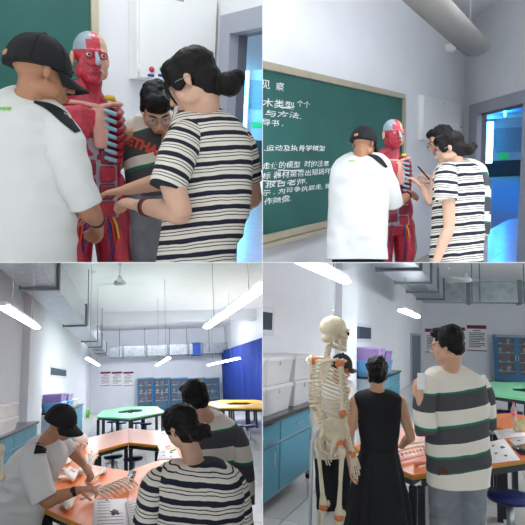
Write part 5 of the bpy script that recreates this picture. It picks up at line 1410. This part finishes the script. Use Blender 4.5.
f = Fig(P(195, 620, 3.0), q, 'woman with low hair bun and striped tee in front, seen from behind', m_skin3, 1.0)
f.head(P(181, 426, 2.92), (-.72, .58, -.32), (-.05, -.05, 1), neck=P(193, 458, 2.98))
limb(f.body, [P(194, 466, 3.0), P(195, 500, 3.0), P(195, 560, 3.0)], [.07, .09, .09])
arm(f.body, P(160, 478, 2.98), P(146, 530, 2.9), P(130, 540, 3.1)); arm(f.body, P(232, 478, 3.0), P(243, 530, 3.0), P(230, 545, 3.2))
f.done(); f.glasses()
f.hair(BUN+[('e', (0, -.12, -.055), (.05, .045, .046)), ('e', (.035, -.13, -.05), (.038, .04, .04)), ('e', (.06, -.12, -.075), (.026, .03, .03)), ('t', [(.03, -.13, -.06), (.055, -.16, -.1)], [.02, .004])], m_hairb, .005)
obj('hair_tie', MB().tube([f.hc+f.hR @ V((.042*math.cos(t*math.pi/8), -.1-.01*math.sin(t*math.pi/8), -.05+.04*math.sin(t*math.pi/8))) for t in range(17)], .008, seg=6, round_ends=False), mat('scrunchie', '4b4148', .8, var=.2), f.root)
g = garment([(177, 213, 461, 2.99), (166, 224, 464, 2.99), (154, 236, 472, 2.99), (147, 242, 486, 2.99), (143, 245, 508, 2.99), (141, 246, 560, 2.99)], ratio=.58)
sh = f.cloth('shirt', g, m_stripes, .008, 10, seed=18, band=(P(194, 459, 2.9), (-.1, 0, -1), -.026, .8))
f.cloth('sleeve', sleeve([P(164, 474, 2.98), P(154, 486, 2.92), P(148, 510, 2.88), P(143, 535, 2.86)], [.055, .07, .068, .066]), m_stripes, .005, parent=sh, band=(P(160, 470, 2.9), (-.3, 0, -1), 0, .8))
f.cloth('sleeve', sleeve([P(230, 474, 3.0), P(238, 488, 3.0), P(242, 510, 3.0), P(244, 535, 3.0)], [.05, .058, .056, .054]), m_stripes, .005, parent=sh, band=(P(232, 470, 2.9), (.2, 0, -1), 0, .8))

# ================================================================== PEOPLE, lower right
q = BR.q
f = Fig(P(332, 560, 4.9), q, 'man in black cap and white tee standing behind the hanging skeleton', m_skin2, 1.02)
f.head(P(342, 367, 4.85), (.8, .5, -.2), (0, 0, 1), neck=P(337, 383, 4.88))
limb(f.body, [P(335, 390, 4.9), P(333, 420, 4.9), P(332, 445, 4.9)], [.065, .08, .075])
E, W = P(352, 425, 4.7), P(362, 418, 4.9)
arm(f.body, P(346, 393, 4.8), E, W, 1.1); hand(f.body, W, (.7, .5, .1), (0, 0, -1), .5, 1)
f.done(); f.cap(0)
g = garment([(328, 347, 379, 4.9), (320, 353, 384, 4.9), (314, 356, 393, 4.9), (312, 355, 415, 4.9), (312, 353, 440, 4.9), (313, 352, 455, 4.9)], ratio=.6)
sh = f.cloth('shirt', g, m_teew, .015, 9, seed=33); f.cloth('sleeve', sleeve([P(344, 390, 4.85), P(350, 398, 4.8), P(352, 412, 4.73)], [.06, .078, .072]), m_teew, .004, parent=sh)
tb = MB(); limb(tb, [P(324, 448, 4.9), P(325, 490, 4.92), P(326, 560, 4.94)], [.1, .085, .07], seg=16); limb(tb, [P(341, 448, 4.88), P(341, 490, 4.9), P(341, 560, 4.92)], [.1, .085, .07], seg=16)
f.cloth('trousers', remesh(tb, .014, 3), m_trous, .006)

f = Fig(P(378, 590, 3.500), q, 'woman in sleeveless black dress with pinned-up hair, seen from behind', m_skin, .85)
f.head(P(377, 371, 3.482), (.12, .97, -.12), (0, 0, 1), neck=P(377, 391, 3.500))
limb(f.body, [P(377, 397, 3.500), P(378, 430, 3.500), P(379, 500, 3.500)], [.05, .058, .058])
limb(f.body, [P(358, 398, 3.500), P(377, 395, 3.500), P(398, 398, 3.500)], [.026, .035, .026])
E, W = P(348.5, 438, 3.500), P(351, 466, 3.430)
arm(f.body, P(356, 402, 3.500), E, W, .81); hand(f.body, W, (.05, .1, -1), (1, 0, 0), .45, 1, .81)
E, W = P(410.5, 436, 3.500), P(401, 446, 3.719)
arm(f.body, P(400, 402, 3.500), E, W, .81); hand(f.body, W, (-.5, .8, 0), (0, 0, -1), .4, 1, .81)
f.done()
f.hair([('e', (0, -.018, .038), (.085, .1, .084)), ('e', (0, -.055, -.02), (.074, .06, .07)), ('e', (.0, -.1, .03), (.04, .03, .055)), ('t', [(-.02, -.1, .07), (.01, -.12, .02), (-.01, -.1, -.04)], [.02, .022, .012]), ('t', [(.03, -.02, .11), (.05, -.03, .135)], [.012, .003]), ('t', [(-.06, -.04, -.05), (-.055, -.045, -.1)], [.01, .003])], m_hair, .009)
g = garment([(367, 387, 390, 3.500), (360, 394, 392, 3.500), (354.5, 400.5, 397, 3.500), (355, 401, 404, 3.500), (357, 400, 414, 3.500), (359, 399, 432, 3.500), (361, 397, 447, 3.500), (357, 400, 462, 3.500), (351, 407, 495, 3.500), (344, 414, 540, 3.500), (340, 418, 575, 3.500)], ratio=.6)
def pleats(mb):
    for i, p in enumerate(mb.v):
        x, y = px_of(p)
        if y > 448:
            k = min(1, (y-448)/40); a = math.atan2(p.y-3.5, p.x-P(379, 450, 3.500).x); n = V((math.cos(a), math.sin(a), 0)); mb.v[i] = p+n*.009*k*math.sin(a*17)
    return mb
dr_ = f.cloth('dress', pleats(g), m_blackcloth, .005, 9, seed=41)
obj('waist_seam', garment([(360.3, 397.7, 446, 3.500), (360.3, 397.7, 448.5, 3.500)], ratio=.62, n=2), m_blackcloth, dr_)

f = Fig(P(456, 560, 3.370), q, 'person with glasses in cream shirt with charcoal and green bands, seen from behind', m_skin, .985)
f.head(P(447, 345, 3.293), (-.78, .58, -.22), (0, 0, 1), neck=P(449, 370, 3.332))
limb(f.body, [P(450, 376, 3.370), P(455, 420, 3.370), P(456, 465, 3.370)], [.065, .08, .075])
E, W = P(426, 432, 3.226), P(420, 400, 3.226)
arm(f.body, P(430, 386, 3.293), E, W, .95); hand(f.body, W, (-.15, .1, 1), (.8, .5, 0), .7, 1)
arm(f.body, P(478, 386, 3.370), P(487, 425, 3.419), P(470, 432, 3.659), .95)
f.done(); f.glasses(); f.hair(SHORT+[('e', (0, -.045, .06), (.078, .07, .07))], m_hair, .0045)
g = garment([(436, 462, 367, 3.351), (428, 472, 371, 3.351), (422, 482, 381, 3.351), (424, 486, 402, 3.351), (426, 488, 435, 3.351), (428, 489, 466, 3.351), (428, 488, 483, 3.351)], ratio=.58)
sh = f.cloth('shirt', g, m_rugby, .009, 9, seed=51, band=(P(452, 368, 3.178), (.14, 0, -1), -.035))
f.cloth('sleeve', sleeve([P(431, 380, 3.313), P(426, 394, 3.274), P(424, 414, 3.245), P(427, 434, 3.226)], [.06, .068, .066, .06]), m_rugby, .006, parent=sh, band=(P(431, 374, 3.274), (-.1, 0, -1), .02))
f.cloth('sleeve', sleeve([P(477, 380, 3.370), P(484, 394, 3.370), P(487, 412, 3.390), P(488, 426, 3.409)], [.055, .058, .055, .052]), m_rugby, .004, parent=sh, band=(P(477, 374, 3.274), (.1, 0, -1), .02))
def px_patch(f, src, poly, dmax, m, name, o): return f.patch(name, src, lambda p: p.y < dmax and in_poly(*px_of(p), poly), m, .003, o)
px_patch(f, g, [(437, 468), (448, 466.5), (448.5, 473.5), (437.5, 475)], 3.37, mat('brown_label', '5b3327', .7, var=.3, scale=60), 'woven_label', sh)
tb = MB(); limb(tb, [P(444, 478, 3.370), P(444, 510, 3.370), P(446, 570, 3.370)], [.1, .095, .08], seg=16); limb(tb, [P(470, 478, 3.370), P(470, 510, 3.370), P(470, 570, 3.370)], [.1, .095, .08], seg=16)
f.cloth('trousers', remesh(tb, .012, 3), m_jeans, .007, 12)
c = P(419, 386, 3.178); b = MB().bbox(c+V((-.012, -.01, -.02)), c+V((.035, .0, .08)), .004); obj('folded_paper', b, m_paper, q=q, label='small folded white paper held up by the glasses wearer', cat='paper')
# ================================================================== things on the tables
def flat(R, name, quad, z, th, m, label, cat_, group=None):
    pts = [R.onz(x, y, z) for x, y in quad]; c = sum(pts, V((0, 0, 0)))/4
    b = MB().prism([(p.x, p.y) for p in pts], z, z+th); r = root(name, V((c.x, c.y, z)), R, label=label, cat=cat_, group=group)
    return r, b, pts
def sheet(R, quad, label, kind='text', name='worksheet', z=.752, th=.004, group='worksheets', spine=False):
    r, b, p = flat(R, name, quad, z, th, m_paper, label, 'paper', group); obj('page', fix_normals(b), m_paper, r, R)
    at = lambda u, v: (p[0]*(1-u)+p[1]*u)*(1-v)+(p[3]*(1-u)+p[2]*u)*v
    def quadp(mb, u0, u1, v0, v1, zz):
        mb.prism([(q_.x, q_.y) for q_ in (at(u0, v0), at(u1, v0), at(u1, v1), at(u0, v1))], zz, zz+.0008)
    if kind in ('text', 'both'):
        mb = MB()
        for k in range(9): quadp(mb, .12, .88-(.3 if k % 4 == 3 else 0), .12+.085*k, .135+.085*k, z+th)
        if kind == 'both': mb = MB(); [quadp(mb, .12, .5 if k < 4 else .85, .1+.08*k, .115+.08*k, z+th) for k in range(10)]
        obj('printed_lines', fix_normals(mb), mat('ink_pale', 'a9abb4', .8, var=0), r, R, kind='stuff')
    if kind in ('draw', 'both'):
        for (u, v, s) in (((.62, .4, .13),) if kind == 'both' else ((.28, .25, .07), (.66, .4, .1), (.3, .62, .06), (.62, .78, .06))):
            mb = MB(); n = 14
            pl = [at(u+s*math.cos(t*2*math.pi/n)*(1+.35*math.sin(t*1.8+u*9)), v+s*.55*math.sin(t*2*math.pi/n)*(1+.35*math.cos(t*2.2+v*7))) for t in range(n)]
            mb.prism([(q_.x, q_.y) for q_ in pl], z+th, z+th+.001); obj('drawing', fix_normals(mb), mat('ink_dark', '55565c', .8, var=.5, scale=90), r, R)
    if spine: 
        q0, q1 = at(.5, 0), at(.5, 1); obj('fold', MB().tube([q0+V((0, 0, th)), q1+V((0, 0, th))], .002, seg=5), m_ink, r, R)
    return r
def phone(R, quad, label, z=.752):
    r, b, p = flat(R, 'mobile_phone', quad, z, .009, m_black, label, 'phone'); obj('case', fix_normals(b), m_black, r, R)
    c = sum(p, V((0, 0, 0)))/4; obj('screen', fix_normals(MB().prism([((c+(q_-c)*.9).x, (c+(q_-c)*.9).y) for q_ in p], z+.009, z+.0105)), mat('screen_dark', '0a0c12', .08, var=0), r, R)
R = BL
sheet(R, [(94, 500), (127, 499), (130, 540), (92, 542)], 'open worksheet with a brain drawing at the front of the orange table', 'both')
sheet(R, [(125, 503), (145, 497), (160, 530), (133, 540)], 'text page beside the brain drawing worksheet', 'text', z=.757)
sheet(R, [(141, 479), (152, 476), (160, 494), (146, 497)], 'white page lying by the elbow of the bun-haired woman', 'text')
sheet(R, [(159, 451), (176, 449), (180, 458), (157, 460)], 'small printed booklet lying past the striped-tee woman face', 'draw', name='booklet')
phone(R, [(125, 482), (130, 471), (136.5, 472), (132, 483.5)], 'black mobile phone on the orange table near the hollow')
for k, (x, y, m, lb) in enumerate(((166, 447, m_red, 'small red marker on the booklet on the orange table'), (171, 451, m_green, 'small green marker on the booklet on the orange table'))):
    a = R.onz(x, y, .765); obj('marker_pen', MB().tube([a, a+V((.06, .1, 0)), a+V((.07, .115, 0))], [.009, .009, .005], seg=8), m, room=R, label=lb, cat='pen')
# loose bones in front of the man
zt = .753
def bone_at(name, fn, label, m=None):
    o = obj(name, fn, m or m_bonew, room=R, label=label, cat='bone'); return o
def L3(x, y, dz=.02): return R.onz(x, y, zt)+V((0, 0, dz))
c = R.onz(81, 449, zt)+V((0, 0, .088)); r = root('skull', R.onz(81, 449, zt), R, label='round white skull at the back of the bones on the orange table', cat='skull')
skull_parts(r, c, frame_of((.75, .35, -.25), (.1, 0, 1)), 1., m_bonew, fn=lambda n, b, mm: obj(n, b, mm, r, R))
def femur(a, b, rad=.016): return remesh(long_bone(MB(), a, b, rad, 1.8), .007, 1)
bone_at('thigh_bone', femur(L3(56, 472, .03), L3(82, 475, .03), .02), 'long white thigh bone lying under the far hand of the man')
bone_at('shin_bone', femur(L3(89, 484, .03), L3(103, 474, .03), .021), 'thick white shin bone next to the watch hand')
bone_at('forearm_bone', femur(L3(72, 497, .02), L3(99, 487, .02), .011), 'thin white forearm bone reaching towards the phone')
bone_at('upper_arm_bone', femur(L3(50, 466, .03), L3(70, 457, .03), .016), 'white upper arm bone behind the chest of the man in cap')
def blade(pts, th=.012): return remesh(fix_normals(MB().prism([(p.x, p.y) for p in pts], zt+.004, zt+.004+th)), .006, 3)
bone_at('shoulder_blade', blade([R.onz(*p, zt) for p in ((57, 461), (66, 456), (73, 459), (70, 464), (60, 467))], .02), 'flat white shoulder blade behind the far forearm')
b = MB(); 
for a0, a1, rr in (((62, 505), (68, 512), .03), ((68, 512), (74, 503), .025), ((74, 503), (66, 500), .02), ((66, 500), (62, 505), .025), ((60, 508), (54, 509), .012), ((66, 503), (68, 510), .03)): b.tube([L3(*a0, .035), L3(*a1, .035)], [rr, rr*.8], seg=8)
bone_at('hip_bone', remesh(b, .008, 2), 'white hip bone below the watch hand near the table edge')
b = MB()
for a0, a1, rr in (((66, 476), (73, 484), .026), ((73, 484), (77, 476), .022), ((77, 476), (70, 472), .02), ((70, 472), (66, 476), .022), ((70, 477), (75, 481), .024)): b.tube([L3(*a0, .035), L3(*a1, .035)], [rr, rr*.8], seg=8)
bone_at('tail_bone', remesh(b, .008, 2), 'white wedge-shaped sacrum bone between the two hands')
# rib set: each rib a part of the rib cage piece
r = root('rib_cage', R.onz(92, 500, zt), R, label='white half rib cage with curved ribs beside the worksheet', cat='bone')
a, c2 = L3(82, 503, .03), L3(118, 486, .03); obj('breastbone', MB().tube([a, a.lerp(c2, .5), c2], [(.02, .012), (.018, .012), (.016, .01)], seg=8), m_bonew, r, R)
for k in range(9):
    p0 = a.lerp(c2, .04+k*.115); sd = (c2-a).cross(V((0, 0, 1))).normalized()
    obj('rib', MB().tube([V(q_[:3]) for q_ in cat([tuple(p0), tuple(p0+sd*.07+V((0, 0, .04))), tuple(p0+sd*.15+V((0, 0, .015))), tuple(p0+sd*.19+V((0, 0, -.02)))], 4)], .0065, seg=6), m_bonew, r, R)
r = root('spine_piece', R.onz(110, 490, zt), R, label='white piece of spine lying by the front hollow edge', cat='bone')
a, c2 = L3(103, 494, .03), L3(128, 487, .03)
for k in range(8):
    p = a.lerp(c2, k/7); obj('vertebra', remesh(MB().ell(p, (.022, .03, .022)).tube([p, p+V((0, .05, .02))], [.01, .006], seg=6).tube([p-V((.0, .0, -.03)), p+V((0, 0, .035))], [.01, .008], seg=6), .007, 1), m_bonew, r, R)
r = root('hand_bones', R.onz(92, 466, zt), R, label='white hand skeleton standing up by the far hand of the man', cat='bone')
w0 = L3(88, 471, .03); obj('wrist_bones', remesh(MB().ell(w0, (.03, .025, .02)).ell(w0+V((.02, .03, .01)), (.025, .02, .02)), .006, 1), m_bonew, r, R)
for i in range(5):
    d = V((-.03+.028*i, .12, .09+.02*(2-abs(i-2)))); a = w0
    for j in range(3):
        b_ = a+d*(.5, .35, .25)[j]; obj('finger_bone', MB().tube([a, a.lerp(b_, .5), b_], [.009, .006, .008], seg=6), m_bonew, r, R); a = b_
r = root('foot_bones', R.onz(57, 484, zt), R, label='white foot skeleton beside the white sleeve of the man', cat='bone')
w0 = L3(55, 482, .035); obj('heel_bone', remesh(MB().ell(w0, (.035, .05, .03)).ell(w0+V((.03, .03, .0)), (.03, .03, .03)), .006, 1), m_bonew, r, R)
for i in range(5):
    a = w0+V((.04, -.04+.025*i, 0)); obj('toe_bone', MB().tube([a, a+V((.06, .01*(i-2), 0)), a+V((.12, .02*(i-2), -.015))], [.011, .008, .009], seg=6), m_bonew, r, R)
# pale arm of the skeleton stand peeking in at the picture edge
r = root('hanging_arm_bones', P(0, 470, 3.2), q=BL.q, label='pale bone ends of a hanging skeleton at the left picture edge', cat='bone')
obj('arm_bone', long_bone(MB(), P(1.5, 447, 3.2), P(2.5, 478, 3.2), .011, 1.6), m_bone, r); obj('joint_cap', MB().ell(P(1, 449, 3.2), (.025, .025, .025)), m_bone, r)

R = BR; zt = .703
sheet(R, [(487, 443), (504, 439), (520, 460), (489, 464)], 'open booklet with bone drawings on the front orange table', 'draw', z=.702, group='worksheets beside the bottle', spine=False)
sheet(R, [(494, 431), (520, 428), (527, 436), (498, 439)], 'white worksheet lying under the pale bone model', 'text', z=.702, group='worksheets beside the bottle')
sheet(R, [(509, 440), (534, 434), (545, 447), (521, 451)], 'booklet with a drawing at the right picture edge', 'draw', z=.707, group='worksheets beside the bottle')
phone(R, [(512, 447.5), (527, 444), (540, 456), (521, 455)], 'black mobile phone half under the booklets at the right edge', .702)
p = R.onz(514, 422, zt); r = root('water_bottle', p, R, label='clear water bottle with pink label on the orange table', cat='bottle')
part('bottle_body', MB().lathe((0, 0, 0), [(.028, 0), (.032, .01), (.031, .06), (.029, .09), (.032, .12), (.03, .15), (.014, .185), (.013, .2)]), mat('bottle_plastic', 'd5e2e6', .1, var=0, alpha=.45), r)
part('bottle_label', MB().lathe((0, 0, .07), [(.0325, 0), (.0325, .055)]), mat('pink_label', 'd8879a', .5, var=.3, scale=40), r); part('bottle_cap', MB().lathe((0, 0, .2), [(.015, 0), (.015, .02), (.012, .022)]), mat('cap_red', 'c94a5a', .4, var=0), r)
p = R.onz(492, 419, zt); r = root('joint_model', p, R, label='small pink joint model standing on the orange table left of the bottle', cat='anatomy model')
part('stand', MB().lathe((0, 0, 0), [(.04, 0), (.04, .012), (.012, .016), (.01, .04)]), m_binw, r); part('bone_shaft', long_bone(MB(), (0, 0, .03), (.0, 0, .14), .011, 1.5), m_pinkb, r); part('bone_shaft', long_bone(MB(), (.0, 0, .09), (.05, 0, .12), .009, 1.5), m_pinkb, r)
p = R.onz(521, 432, zt); r = root('bone_model', p, R, label='pale knobbly bone model at the right picture edge behind the booklets', cat='anatomy model')
bb = MB().ell((0, 0, .06), (.07, .06, .06)).ell((.05, .02, .1), (.05, .05, .04)).ell((-.045, -.01, .035), (.035, .04, .035)).tube([V((-.02, -.03, .1)), V((.03, -.03, .13)), V((.08, 0, .11))], .018, seg=8)
part('bone_body', displace(remesh(bb, .007, 1), .008, 30), mat('beige_bone', 'd8cba0', .5, var=.15, scale=20), r); part('blue_marking', MB().ell((-.06, -.03, .03), (.012, .012, .01)), m_cart, r)
# skeleton pieces on the table between the two people
r = root('arm_skeleton', R.onz(412, 452, zt), R, label='pink-white arm skeleton lying on the table right of the woman in black', cat='bone')
def L3(x, y, dz=.02): return R.onz(x, y, zt)+V((0, 0, dz))
obj('upper_bone', long_bone(MB(), L3(398, 448), L3(426, 443), .013, 1.7), m_bonew, r, R); obj('lower_bone', long_bone(MB(), L3(397, 453), L3(424, 447), .01, 1.6), m_bonew, r, R); obj('lower_bone', long_bone(MB(), L3(400, 457), L3(426, 451), .009, 1.6), m_pinkb, r, R)
r = root('rib_cage', R.onz(412, 460, zt), R, label='row of pale ribs on the table beside the black dress', cat='bone')
a, c2 = L3(398, 464, .02), L3(424, 457, .02); obj('breastbone', MB().tube([a, c2], [.012, .01], seg=8), m_pinkb, r, R)
for k in range(8):
    p0 = a.lerp(c2, k/7); obj('rib', MB().tube([V(q_[:3]) for q_ in cat([tuple(p0), tuple(p0+V((-.02, .05, .03))), tuple(p0+V((-.03, .1, .01)))], 3)], .006, seg=6), m_bonew, r, R)
p = R.onz(424, 466, zt); b = MB().tube([p+V((-.05, -.04, .02)), p+V((0, 0, .025)), p+V((.05, .07, .02))], [.022, .016, .02], seg=8); obj('knee_bone', displace(remesh(b, .006, 1), .004, 40), m_pinkb, room=R, label='short pink bone at the corner of the front orange table', cat='bone')
clip_all()
